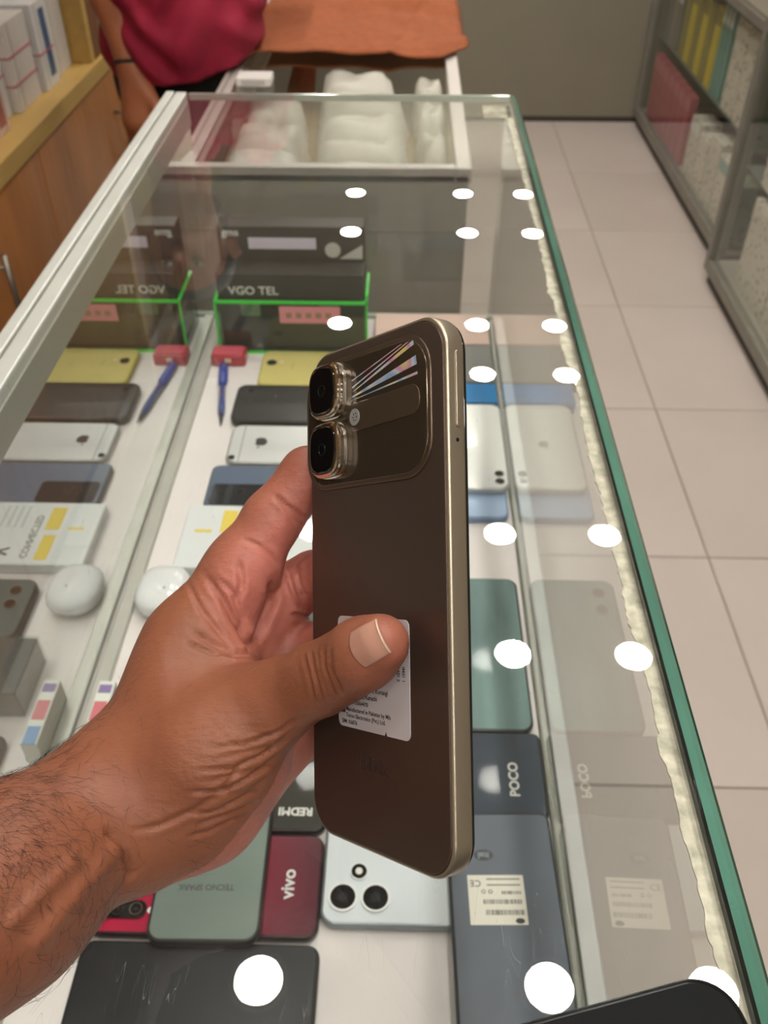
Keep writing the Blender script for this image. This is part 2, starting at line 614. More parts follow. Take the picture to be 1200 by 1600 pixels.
# peeling white tape under the customer edge
ys = np.linspace(CY0 + .01, CY1 - .004, 420)
vs, fs = [], []
e = 0.0
for i, y in enumerate(ys):
    e = 0.82 * e + rng.normal(0, 0.0005)
    xi = 0.1108 + e + 0.0005 * math.sin(y * 55)
    for x, z in ((xi, ZT - .0094), (0.1174, ZT - .0094), (0.1174, ZT - .0086), (xi, ZT - .0086)):
        vs.append((x, y, z))
for i in range(len(ys) - 1):
    for j in range(4):
        l = (j + 1) % 4
        fs.append((i * 4 + j, i * 4 + l, (i + 1) * 4 + l, (i + 1) * 4 + j))
fs += [(0, 1, 2, 3), tuple((len(ys) - 1) * 4 + j for j in (3, 2, 1, 0))]
bm = bmesh.new(); t_ = make_mesh(vs, fs); bm.from_mesh(t_); bpy.data.meshes.remove(t_)
tape_m = mat('peeling_tape', 'd9d2bf', rough=0.55, color2='98937f', vscale=150, bump=0.4, bscale=160)
obj('white_tape', bm_mesh(bm), tape_m, counter)
# dried glue stain patch in the far corner
obj('glue_stain', box(0.085, 0.1155, CY1 - .05, CY1 - .006, ZT - .0092, ZT - .0086), mat('glue_stain', 'b9b29e', rough=0.7, color2='5e5344', vscale=70), counter)
obj('front_glass', box(0.1125, 0.1172, CY0, CY1, ZB + .001, ZT - .0095), g_front, counter)
obj('front_glass_foot', box(0.1112, 0.1185, CY0, CY1, ZB - .006, ZB + .003, bev=.0008, seg=1), mat('glass_channel', '5a5c50', rough=0.3, metal=0.4), counter)
obj('outer_ledge', box(0.1203, 0.1330, CY0, CY1, ZB - .018, ZB - .0008, bev=.0008, seg=1), mat('ledge_white', 'c9c8c2', rough=.5, vary=.05, vscale=30), counter)
obj('end_glass', box(DOORX + .003, 0.1120, CY1 - .006, CY1 - .001, ZB + .001, ZT - .0085), g_end, counter)
obj('end_glass_foot', box(DOORX, 0.1120, CY1 - .008, CY1 + .001, ZB - .004, ZB + .004), mat('end_glass_edge', '8d9a8e', rough=.3), counter)
# sliding door panes on the seller's side with their tracks
obj('sliding_door', box(DOORX - .004, DOORX, CY0, CY1 - .008, ZB + .003, ZT - .022), g_door, counter)
obj('door_track', box(-0.2485, -0.2360, CY0, CY1 - .01, ZB, ZB + .005, bev=.0008, seg=1), ALU, counter)
obj('door_track', box(-0.262, -0.2550, CY0, CY1 - .01, ZB, ZB + .009, bev=.0008, seg=1), ALU, counter)
rail = mat('rail_aluminium', 'c6c9c2', rough=0.45, metal=0.3, vary=0.05, vscale=25)
obj('top_rail', box(-0.275, -0.2655, CY0, CY1 + .003, ZT - .034, ZT + .0015, bev=.0012), rail, counter)
obj('top_rail', box(-0.2640, -0.2515, CY0, CY1 + .003, ZT - .034, ZT + .0005, bev=.0012), rail, counter)
obj('rail_web', box(-0.2660, -0.2630, CY0, CY1, ZT - .034, ZT - .004), ALU_D, counter)
obj('end_rail', box(-0.2515, -0.2500, CY0, CY1 - .002, ZT - .034, ZT - .009), mat('rail_inner', '9a9a8f', rough=.5, metal=.3), counter)
obj('corner_post', box(-0.272, -0.254, CY1 - .018, CY1, ZB, ZT - .034, bev=.001), ALU, counter)
obj('display_floor', box(-0.272, 0.1160, CY0, CY1, ZB - .018, ZB, bev=.0008, seg=1), mat('display_board', 'd8d2cf', rough=0.5, vary=0.03, vscale=14), counter)
obj('lower_cabinet', box(-0.268, 0.1100, CY0 + .005, CY1 - .005, 0.0, ZB - .018), mat('counter_laminate', '9d968a', rough=0.5, vary=.04), counter)
obj('near_end_panel', box(-0.250, 0.1120, CY0, CY0 + .006, ZB, ZT - .0085), ALU_D, counter)

# =================================================================== PHONES
def phone(name, label, x, y, z, W, L, T=0.0082, rz=0.0, r=0.010, frame=None, back=None, group=None, inset=0.0008, bev=0.0022):
    """x,y = centre on the shelf, L along local +y (the camera end), back facing up."""
    t = thing(name, label, 'phone', (x, y, z), (0, 0, math.radians(rz)), group)
    obj('frame', slab(W, L, 0, T - .0002, r, bev), frame, t)
    b = obj('back_panel', slab(W - 2 * inset - bev, L - 2 * inset - bev, T - .0009, T + .0001, max(r - inset - bev / 2, .001), .0004, seg=2), back, t)
    return t, b, T + .0001

def lens(parent, x, y, z, r, h=0.0012, ring=CHROME, glass=LENS):
    a = obj('camera_ring', annulus(r * 0.86, r, z - .0003, z + h, 24), ring, parent, loc=(x, y, 0))
    obj('lens', disc(r * 0.87, z - .0003, z + h * 0.7, .0002, 24), glass, a)
    obj('iris', disc(r * 0.34, z + h * 0.68, z + h * 0.75, .00005, 16), mat('iris_glass', '25282e', rough=.1, coat=1), a)
    return a

def word(parent, name, body, x, y, z, size, rz=0.0, mt=PRINT_W, bold=0.0, shear=0.0, space=1.0, depth=0.00006):
    return obj(name, text_mesh(body, size, depth, bold, 'CENTER', shear, space), mt, parent, loc=(x, y, z), rot=(0, 0, math.radians(rz)))

def apple_logo(parent, x, y, z, s, rz, mt):
    pts = []
    for i in range(40):
        a = 2 * math.pi * i / 40
        rx = 0.42 * math.cos(a) * (1 + 0.10 * math.sin(a))
        ry = 0.46 * math.sin(a) - 0.05 * math.exp(-(math.cos(a) / 0.25) ** 2) * (1 if math.sin(a) > 0 else -1)
        # bite on the right
        d = math.hypot(rx - 0.50, ry - 0.06)
        if d < 0.20:
            rx = 0.50 - math.sqrt(max(0.0, 0.20 ** 2 - (ry - 0.06) ** 2))
        pts.append((rx * s, ry * s))
    lo = obj('logo', polygon_slab(pts, z, z + .00012), mt, parent, loc=(x, y, 0), rot=(0, 0, math.radians(rz)))
    leaf = [(0.02, 0.50), (0.05, 0.66), (0.20, 0.76), (0.17, 0.60)]
    obj('leaf', polygon_slab([(a * s, b * s) for a, b in leaf], z, z + .00012), mt, lo)
    return lo

Z1 = ZB + 0.0002
def gloss(name, c, **k):
    k.setdefault('rough', 0.32); k.setdefault('coat', 0.08)
    return mat(name, c, **k)

# --- left row, far to near (camera end towards the sliding door = +90 deg)
t, b, z = phone('phone', 'yellow phone with one round camera lying beside the blue pen', -0.098, 0.930, Z1, 0.078, 0.150, rz=90, frame=mat('yellow_frame', 'b9ad52', rough=.4), back=gloss('yellow_back', 'c6ba72', vary=.03))
lens(t, 0.010, 0.062, z, 0.0062, .0006, ring=mat('dull_ring', '3b3a26', rough=.3, metal=.5))
obj('flash', disc(.0018, z - .0002, z + .0003), PRINT_W, t, loc=(0.012, 0.050, 0))
obj('side_line', box(-.004, .010, -.0004, .0004, z - .0003, z + .0001), mat('yellow_line', '8d8338'), t, loc=(0.0, 0.036, 0))
t, b, z = phone('phone', 'plain glossy black phone lying between the yellow phone and the silver phone', -0.117, 0.852, Z1, 0.074, 0.152, T=.0105, rz=90, r=.011, frame=BLACK, back=gloss('black_back', '15181a', rough=.3))
lens(t, 0.022, 0.060, z, 0.0042, .0006, ring=BLACK)
t, b, z = phone('phone', 'silver phone with dark fruit logo and pale antenna band', -0.117, 0.777, Z1, 0.069, 0.141, T=.0074, rz=90, r=.011, frame=mat('silver_frame', 'a9aaa8', rough=.35, metal=.6), back=mat('silver_back', 'c9cbca', rough=.32, metal=.25))
apple_logo(t, 0.003, 0.036, z, 0.0165, 90, PRINT_D)
lens(t, -0.026, 0.064, z, 0.0040, .0006, ring=mat('silver_ring', '8c8e8e', rough=.3, metal=.7))
obj('antenna_band', box(-.0335, .0335, -.0007, .0007, z - .0003, z + .00008), mat('antenna_band', '8f9190', rough=.5), t, loc=(0, 0.0562, 0))
t, b, z = phone('phone', 'slate blue phone with a wide black camera band next to the silver phone', -0.121, 0.704, Z1, 0.068, 0.154, rz=90, r=.008, frame=mat('navy_frame', '27323f', rough=.3), back=gloss('slate_back', '4a5b73', rough=.32))
cb = obj('camera_band', slab(.033, .060, z - .0003, z + .0010, .005, .0004), gloss('camera_band_glass', '1a2128', rough=.06), t, loc=(-0.0155, 0.042, 0))
lens(cb, 0.004, 0.018, z + .0010, .0050, .0005, ring=BLACK)
lens(cb, 0.004, 0.000, z + .0010, .0050, .0005, ring=BLACK)

# white charger packet
pk = thing('charger_box', 'white flat carton with yellow blocks and grey lettering below the slate blue phone', 'box', (-0.137, 0.624, Z1))
obj('carton', box(-.072, .072, -.044, .044, 0, .012, bev=.0012), mat('carton_white', 'd3d8d8', rough=.35, coat=.3), pk)
yl = mat('print_yellow', 'd9c24a', rough=.5)
obj('print_block', box(-.036, -.022, .004, .036, .0118, .0122), yl, pk)
obj('print_block', box(-.036, -.024, -.038, -.004, .0118, .0122), yl, pk)
obj('print_bar', box(-.060, -.044, .004, .008, .0118, .0122), yl, pk)
word(pk, 'lettering', 'CONNECTED', -.013, -.006, .0121, .0098, rz=90, mt=mat('print_grey', '6f7374'), bold=.0002)
word(pk, 'pictogram', '<', .008, -.026, .0121, .022, rz=180, mt=PRINT_D, bold=.0004)
for k in range(4):
    obj('print_line', box(.000 + k * .007, .0022 + k * .007, .006, .038, .0118, .0121), mat('print_pale', 'b3b9ba'), pk)

# white earbud case
def squircle_body(rx, ry, rz_, n=20, mrows=12, p=2.6):
    vs, fs = [], []
    def sg(v, e): return math.copysign(abs(v) ** (2 / e), v)
    for i in range(mrows + 1):
        ph = -math.pi / 2 + math.pi * i / mrows
        for k in range(n):
            th = 2 * math.pi * k / n
            vs.append((rx * sg(math.cos(ph), p) * sg(math.cos(th), p), ry * sg(math.cos(ph), p) * sg(math.sin(th), p), rz_ * sg(math.sin(ph), p)))
    for i in range(mrows):
        for k in range(n):
            l = (k + 1) % n
            fs.append((i * n + k, i * n + l, (i + 1) * n + l, (i + 1) * n + k))
    bm = bmesh.new(); t_ = make_mesh(vs, fs); bm.from_mesh(t_); bpy.data.meshes.remove(t_)
    bmesh.ops.remove_doubles(bm, verts=bm.verts, dist=1e-6)
    return bm_mesh(bm, True)
ec = thing('earbud_case', 'glossy white rounded earbud case beside the sliding door track', 'earbud case', (-0.211, 0.5506, Z1 + .0110))
wg = gloss('white_gloss', 'dcdfe0', rough=.1, coat=.8)
obj('case_base', squircle_body(.024, .029, .011), wg, ec)
obj('lid_seam', slab(.0470, .0572, .0020, .0026, .022, .0002), mat('seam_grey', 'a9adae'), ec)
obj('indicator', disc(.0012, .0100, .0112), mat('led_grey', '8c9090'), ec, loc=(.004, -.006, 0))

t, b, z = phone('phone', 'dark green phone with rounded corners beside the white earbud case', -0.100, 0.528, Z1, 0.073, 0.150, T=.010, rz=90, r=.012, frame=mat('darkgreen_frame', '1c2a2a', rough=.3), back=gloss('darkgreen_back', '2f4545', rough=.35))
lens(t, 0.020, 0.058, z, .0055); lens(t, 0.004, 0.058, z, .0055)
obj('edge_line', annulus(.0010, .0016, z - .0001, z + .0001, 12), PRINT_W, t, loc=(-.022, .055, 0))

wb = thing('wrapped_box', 'black box in clear wrap next to the colourful carton', 'box', (-0.150, 0.449, Z1))
obj('carton', box(-.055, .055, -.028, .028, 0, .030, bev=.001), mat('box_charcoal', '2c3133', rough=.5), wb)
obj('clear_wrap', box(-.0565, .0565, -.0295, .0295, .0002, .0315, bev=.001), glass_mat('clear_wrap', 'f2f6f5', gain=1.4, haze=.04), wb)
cbx = thing('colourful_carton', 'small white carton with red, blue and purple print by the door track', 'box', (-0.2285, 0.408, Z1))
obj('carton', box(-.0065, .0065, -.030, .030, 0, .026, bev=.0008), mat('carton_cream', 'd8dbd2', rough=.35, coat=.3), cbx)
for nm, y0, y1, z0, z1, c in (('purple_stripe', .018, .026, .004, .042, '7d6a9a'), ('blue_flare', -.030, -.014, .004, .016, '6a93c0'), ('red_word', -.008, .010, .032, .038, 'c46a74')):
    obj(nm, box(.0062, .0068, y0, y1, z0 * .55, z1 * .55), mat('print_' + nm, c, rough=.4), cbx)
    obj(nm, box(-.0050, .0050, y0, y1, .0258, .0262), mat('print_' + nm, c, rough=.4), cbx)
for k, c in enumerate(('c2406a', '3f78b8', '2f5fae')):
    o_ = obj('print_dot', disc(.0022, 0, .0004), mat('dot_%d' % k, c), cbx, loc=(.0064, .012, .019 - .006 * k), rot=(0, math.pi / 2, 0))

# --- foreground left
grad = mat('vivo_back_base', '7a1233')
nt = grad.node_tree; bs = nt.nodes['Principled BSDF']
bs.inputs['Roughness'].default_value = 0.28; bs.inputs['Specular IOR Level'].default_value = .25; bs.inputs['Coat Weight'].default_value = .05
tc = nt.nodes.new('ShaderNodeTexCoord'); sp = nt.nodes.new('ShaderNodeSeparateXYZ'); mr = nt.nodes.new('ShaderNodeMapRange')
mr.inputs['From Min'].default_value = -.075; mr.inputs['From Max'].default_value = .075
rp = nt.nodes.new('ShaderNodeValToRGB')
rp.color_ramp.elements[0].color = lin('4a0f22'); rp.color_ramp.elements[1].color = lin('b3173f')
nt.links.new(tc.outputs['Object'], sp.inputs[0]); nt.links.new(sp.outputs['Y'], mr.inputs['Value'])
nt.links.new(mr.outputs[0], rp.inputs[0]); nt.links.new(rp.outputs[0], bs.inputs['Base Color'])
t, b, z = phone('phone', 'crimson to dark red phone lying under the grey green phone', -0.1238, 0.2855, Z1, 0.072, 0.150, rz=90, r=.009, frame=mat('vivo_frame', '241318', rough=.3), back=grad)
word(t, 'brand_word', 'vivo', 0.0, -0.053, z, .0125, rz=0, mt=SILVERP, bold=.0003)
cm = obj('camera_module', slab(.012, .030, z - .0003, z + .0016, .0058, .0006), BLACKG, t, loc=(-.020, .0530, 0))
lens(cm, 0, -.008, z + .0016, .0042, .0005); lens(cm, 0, .004, z + .0016, .0042, .0005, ring=BLACK)
obj('flash', disc(.0022, z - .0002, z + .0003), PRINT_W, t, loc=(-.020, .0355, 0))
t, b, z = phone('phone', 'glossy black phone with scratched back lying below the crimson phone', -0.1225, 0.2075, Z1, 0.077, 0.152, rz=90, r=.008, T=.0088, frame=BLACK, back=gloss('scratched_black_back', '171a1e', rough=.3, spec=.3, vary=.1, vscale=60))
cm = obj('camera_module', slab(.016, .040, z - .0003, z + .0014, .004, .0005), BLACKG, t, loc=(-.028, .040, 0))
lens(cm, 0, .010, z + .0014, .0048, .0005); lens(cm, 0, -.006, z + .0014, .0048, .0005)
obj('flash', disc(.0020, z - .0002, z + .0004), PRINT_W, t, loc=(-.024, .066, 0))
t, b, z = phone('phone', 'dark grey phone with upside down white lettering above the crimson phone', -0.1255, 0.3610, Z1, 0.075, 0.153, rz=90, r=.009, frame=BLACK, back=gloss('redmi_back', '383c37', rough=.65, spec=.15))
word(t, 'brand_word', 'REDMI', -.022, -.054, z, .0086, rz=90, mt=PRINT_W, bold=.0003)
lens(t, .02, .060, z, .005)
t, b, z = phone('phone', 'matte grey green phone lying across the crimson and black phones', -0.1225, 0.3235, Z1 + .0090, 0.0725, 0.163, rz=1.0, r=.010, T=.0084, frame=mat('tecno_frame', '222928', rough=.35), back=mat('tecno_back', '66756d', rough=.38, metal=.35, vary=.04))
word(t, 'brand_word', 'TECNO SPARK', -.002, -.046, z, .0056, rz=180, mt=mat('tecno_print', '3d4945', rough=.4), bold=.0002)
cm = obj('camera_module', slab(.030, .034, z - .0003, z + .0016, .007, .0006), BLACKG, t, loc=(.014, .058, 0))
for lx_, ly_ in ((-.006, .006), (.006, .006), (0, -.007)):
    lens(cm, lx_, ly_, z + .0016, .0048, .0006)

# --- foreground right
t, b, z = phone('phone', 'pale blue white phone with two large lenses and a small flash ring', 0.0305, 0.2975, Z1, 0.077, 0.158, rz=90, r=.010, frame=mat('pale_frame', '8f979c', rough=.3, metal=.5), back=gloss('pale_back', 'c6ced2', rough=.35))
pr_ = mat('polished_ring', 'd2d4d2', rough=.3, metal=.35)
lens(t, -.0205, .0645, z, .0098, .0016, ring=pr_); lens(t, -.0205, .0428, z, .0098, .0016, ring=pr_)
fr_ = lens(t, -.0025, .0545, z, .0062, .0012, ring=pr_)
obj('flash', disc(.0024, z + .0008, z + .0014), PRINT_W, fr_)
bluegrey = gloss('itel_back', '48525f', rough=.42, vary=.15, vscale=25)
t, b, z = phone('phone', 'dark blue grey phone with a white barcode label on its back', 0.0730, 0.2585, Z1 + .0086, 0.073, 0.156, r=.007, T=.0086, rz=1.5, frame=mat('itel_frame', '23282e', rough=.3), back=bluegrey)
ov = [(math.cos(a) * .0066, math.sin(a) * .0040) for a in np.linspace(0, 2 * math.pi, 28, endpoint=False)]
lg = obj('brand_oval', polygon_slab(ov, z, z + .0001), mat('itel_oval', '12161b', rough=.4), t, loc=(-.012, .046, 0))
word(lg, 'brand_word', 'itel', 0, 0, z + .00012, .0062, rz=180, mt=mat('itel_print', '6f7a86'), bold=.0002)
lb = obj('barcode_label', slab(.037, .033, z - .0001, z + .0001, .0006, .00005), mat('label_white', 'd9d6c8', rough=.5), t, loc=(-.0055, .0155, 0))
zz = z + .0001
bars = []
for yb, x0, x1, h in ((.0045, -.016, -.004, .0022), (-.0015, -.016, .009, .0030), (-.0085, -.017, .008, .0034)):
    x = x0
    while x < x1:
        w = random.choice((.0003, .0005, .0008))
        bars.append((-(x + w), -x, yb - h / 2, yb + h / 2, zz - .00005, zz + .00005)); x += w + random.choice((.0004, .0006))
obj('barcode', boxes(bars), PRINT_D, lb)
word(lb, 'ce_mark', 'CE', -.0135, .0110, zz, .0064, rz=180, mt=PRINT_D)
for k, xx in enumerate((-.004, -.0085)):
    obj('symbol', annulus(.0009, .0014, zz - .00005, zz + .00005, 14), PRINT_D, lb, loc=(xx, .0052, 0))
lo_ = obj('brand_oval', polygon_slab([(x * .45, y_ * .45) for x, y_ in ov], zz - .00005, zz + .00005), PRINT_D, lb, loc=(.0135, -.0140, 0))
for k in range(2):
    obj('print_line', box(-.006, .016, .0132 - k * .004, .0142 - k * .004, zz - .00005, zz + .00004), mat('print_faint', '77756d'), lb)
lens(t, .018, -.060, z, .005)
t, b, z = phone('phone', 'dark navy phone with small white vertical lettering beside the front glass', 0.0330, 0.3735, Z1, 0.0725, 0.154, rz=-90, r=.006, T=.0086, frame=mat('poco_frame', '1d2227', rough=.3), back=gloss('poco_back', '3a434e', rough=.65, spec=.15, vary=.12, vscale=30))
word(t, 'brand_word', 'POCO', .005, .054, z, .0100, rz=180, mt=PRINT_W, bold=.0003)
lens(t, .02, -.06, z, .0055)
t, b, z = phone('phone', 'glossy teal phone with side button lying along the front glass', 0.0690, 0.4932, Z1, 0.075, 0.166, r=.010, T=.0092, frame=mat('teal_frame', '1c2426', rough=.25), back=gloss('teal_back', '35504f', rough=.38, metal=.3, color2='5b7672', vscale=14, stretch=(3, .6, 1)))
obj('power_button', box(.0372, .0380, .010, .024, .003, .006), mat('button_pale', 'b8bcae', rough=.3), t)
lens(t, -.022, .065, z, .006); lens(t, -.022, .045, z, .006)
t, b, z = phone('phone', 'light blue phone lying flat under the white twin camera phone', 0.0700, 0.7400, Z1, 0.075, 0.160, r=.009, frame=mat('lightblue_frame', '6c86a8', rough=.3), back=gloss('lightblue_back', '8fa9c8', rough=.35))
t, b, z = phone('phone', 'white phone with two stacked dark lenses at one corner', 0.0730, 0.7700, Z1 + .0084, 0.0757, 0.1509, r=.012, rz=0.0, frame=mat('white_frame', 'b4b6b4', rough=.3, metal=.4), back=gloss('white_back', 'd3d6d0', rough=.2))
cm = obj('camera_module', slab(.026, .028, z - .0002, z + .0007, .007, .0004), wg, t, loc=(.0225, -.0590, 0))
lens(cm, .005, .0062, z + .0007, .0050, .0008); lens(cm, .005, -.0062, z + .0007, .0050, .0008)
obj('flash', disc(.0015, z + .0005, z + .0010), mat('flash_yellow', 'c9c39a'), cm, loc=(-.006, -.003, 0))
apple_logo(t, 0, 0, z, .0135, 180, mat('logo_grey', 'a6a9a6', rough=.15, metal=.5))

# far right cartons
def carton(name, label, x0, x1, y0, y1, h, mt, z=Z1, cat='box', bev=.0012, strip=None):
    t = thing(name, label, cat, ((x0 + x1) / 2, (y0 + y1) / 2, z))
    w, d = (x1 - x0) / 2, (y1 - y0) / 2
    obj('carton', box(-w, w, -d, d, 0, h * .72, bev=bev), mt, t)
    obj('lid', box(-w - .0004, w + .0004, -d - .0004, d + .0004, h * .72 - .001, h, bev=bev), mt, t)
    return t
t = carton('blue_box', 'bright blue glossy carton standing between the white phone and grey carton', 0.028, 0.1085, 0.8500, 0.8880, .016, gloss('bright_blue', '1f7fc0', rough=.08))
t = carton('grey_box', 'dark grey flat carton beside the front glass next to the peach carton', 0.0, 0.1085, 0.8950, 0.9780, .014, mat('box_grey', '6a6c66', rough=.5))
t = carton('peach_box', 'pale peach flat carton lying at the far glass end', -0.036, 0.1085, 0.985, 1.060, .012, mat('box_peach', 'cdb0a2', rough=.55))

# --- acrylic tray with phone cartons
tr = thing('acrylic_tray', 'clear acrylic tray with glowing green edges holding black phone cartons', 'tray', (-0.137, 1.015, Z1))
ac = glass_mat('acrylic', 'd4e8d8', gain=1.2)
gr = mat('green_edge', '2fd23c', rough=.3, emit=0.0)
tw, td, thh = .093, .040, .070
obj('front_wall', box(-tw, tw, -td, -td + .003, .003, thh), ac, tr)
obj('rear_wall', box(-tw, tw, td - .003, td, .003, thh), ac, tr)
obj('side_wall', box(-tw, -tw + .003, -td + .003, td - .003, .003, thh), ac, tr)
obj('side_wall', box(tw - .003, tw, -td + .003, td - .003, .003, thh), ac, tr)
obj('tray_floor', box(-tw, tw, -td, td, 0, .003), ac, tr)
for a in ((-tw, tw, -td - .0004, -td + .003, thh - .001, thh + .002), (-tw, tw, -td - .0006, -td + .001, .0, .0034),
          (-tw - .0004, -tw + .003, -td, td, thh - .001, thh + .002), (tw - .003, tw + .0004, -td, td, thh - .001, thh + .002),
          (-tw - .0004, -tw + .002, -td - .0004, -td + .002, .002, thh), (tw - .002, tw + .0004, -td - .0004, -td + .002, .002, thh + .012)):
    obj('green_rim', box(*a), gr, tr)
st = obj('pink_sticker', box(-.014, .060, -td - .0010, -td - .0003, .044, .066), mat('pink_paper', 'd98a93', rough=.6), tr)
for k in range(5):
    o_ = obj('print_mark', box(-.006 + k * .012, .001 + k * .012, -td - .0013, -td - .0009, .051, .058), mat('sticker_print', '8f7a5e'), st)

def upright(mesh_o):
    mesh_o.rotation_euler = (math.pi / 2, 0, 0)
bA = thing('phone_carton', 'black phone carton with white serif name at the front of the acrylic tray', 'box', (-0.137, 1.002, Z1 + .0032))
bbx = mat('box_black', '2a2620', rough=.45, vary=.15, vscale=10)
obj('carton', box(-.0885, .0885, -.018, .018, 0, .100, bev=.001), bbx, bA)
w_ = word(bA, 'lettering', 'VGO TEL', -.045, -.0182, .078, .0150, mt=PRINT_W, bold=.0002); upright(w_)
for xx in (-.050, .046):
    obj('price_sticker', box(xx - .012, xx + .012, -.0185, -.0179, .045, .062), mat('sticker_cream', 'a8a48c', rough=.7), bA)
bB = thing('phone_carton', 'taller black phone carton with pale gradient strip behind the serif named one', 'box', (-0.137, 1.0375, Z1 + .0032))
obj('carton', box(-.0885, .0885, -.0140, .0140, 0, .142, bev=.001), mat('box_black_b', '38322a', rough=.45, vary=.15, vscale=10), bB)
w_ = word(bB, 'lettering', 'gms', -.073, -.0142, .134, .0130, mt=PRINT_W, bold=.0003); upright(w_)
gm = mat('gradient_strip', 'd7dff0', rough=.25, color2='d9b9c4', vscale=9)
obj('gradient_strip', box(-.052, .030, -.0146, -.0139, .114, .128), gm, bB)
o_ = obj('white_disc', disc(.0095, 0, .0005), mat('sticker_white', 'c9c7bd', rough=.6), bB, loc=(.050, -.0139, .113)); upright(o_)
o_ = obj('white_corner', polygon_slab([(0, 0), (.028, 0), (.028, .018)], 0, .0005), mat('sticker_white', 'c9c7bd'), bB, loc=(.058, -.0139, .102)); upright(o_)

# red gadget box and the blue pen
rb = thing('red_box', 'small red plastic box standing beside the blue pen', 'box', (-0.2145, 0.956, Z1))
obj('shell', slab(.042, .026, 0, .014, .004, .002), mat('red_plastic', 'a81f33', rough=.3, coat=.3), rb)
obj('lid', slab(.036, .020, .0138, .0165, .003, .0008), mat('red_plastic_b', 'c0485a', rough=.4), rb)
obj('clasp', box(-.004, .004, -.0145, -.0125, .006, .011, bev=.0006), mat('clasp_cream', 'cfc0a8'), rb)
pen = thing('pen', 'blue ballpoint pen lying on the white display floor', 'pen', (-0.2115, 0.8775, Z1 + .0045), (0, 0, math.radians(8)))
blu = mat('pen_blue', '2b3f9a', rough=.25, coat=.4)
obj('barrel', tube([(0, -.045, 0), (0, -.030, 0), (0, .02, 0)], [.0030, .0042, .0042], 12), mat('pen_barrel', '3a4a86', rough=.2, coat=.5), pen)
obj('tip', tube([(0, -.062, -.0005), (0, -.045, 0)], [.0006, .0030], 10), mat('pen_tip', '4c4f5c', rough=.3, metal=.6), pen)
obj('cap', tube([(0, .018, 0), (0, .060, 0), (0, .064, 0)], [.0050, .0050, .003], 12), blu, pen)
obj('clip', box(.0045, .0062, .024, .062, -.001, .001), blu, pen)

# black phone lying on top of the glass
t, b, z = phone('phone', 'black framed phone lying on top of the glass counter near the green edge', 0.0371, 0.0650, ZT + .0002, 0.078, 0.165, rz=-75, r=.014, T=.0085, frame=mat('top_phone_frame', '16171a', rough=.22, metal=.4), back=gloss('top_phone_screen', '0c0e0f', rough=.6, spec=.12, coat=0.0), bev=.0030)

# =================================================================== FAR COUNTER WITH TOWEL
ZF = 0.944
fc = thing('far_counter', 'lower aluminium framed glass counter beyond the main counter', 'counter')
FX0, FX1, FY0, FY1 = -0.322, 0.092, 1.250, 2.75
obj('base_cabinet', box(FX0 + .004, FX1 - .004, FY0 + .004, FY1, 0, ZF - .11), mat('far_base', '7c786e', rough=.5, vary=.06, vscale=8), fc)
obj('front_panel', box(FX0 + .004, FX1 - .004, FY0, FY0 + .010, 0, ZF - .012), mat('far_front', '85827a', rough=.35, vary=.1, vscale=6), fc)
obj('front_seam', box(FX0 + .004, FX1 - .004, FY0 - .0012, FY0 + .0005, ZF - .093, ZF - .0900), mat('far_seam', '7b7a70', rough=.4), fc)
obj('shelf_board', box(FX0 + .010, FX1 - .010, FY0 + .010, FY1, ZF - .11, ZF - .100), mat('far_shelf', '9d8a6c', rough=.6), fc)
obj('side_glass', box(FX0 + .004, FX0 + .008, FY0 + .012, FY1, ZF - .100, ZF - .016), g_end, fc)
obj('side_glass', box(FX1 - .008, FX1 - .004, FY0 + .012, FY1, ZF - .100, ZF - .016), g_end, fc)
fal = mat('far_aluminium', 'c3bdb6', rough=.42, metal=.35)
for a in ((FX0, FX0 + .024, FY0, FY1, ZF - .022, ZF), (FX1 - .022, FX1, FY0, FY1, ZF - .022, ZF), (FX0 + .024, FX1 - .022, FY0, FY0 + .016, ZF - .022, ZF), (FX0 + .024, FX1 - .022, FY1 - .02, FY1, ZF - .022, ZF)):
    obj('top_rail', box(*a, bev=.0015), fal, fc)
obj('rail_groove', box(FX0 + .009, FX0 + .012, FY0 + .01, FY1, ZF - .004, ZF + .0003), ALU_D, fc)
obj('glass_top', box(FX0 + .024, FX1 - .022, FY0 + .016, FY1 - .02, ZF - .006, ZF - .001), g_end, fc)
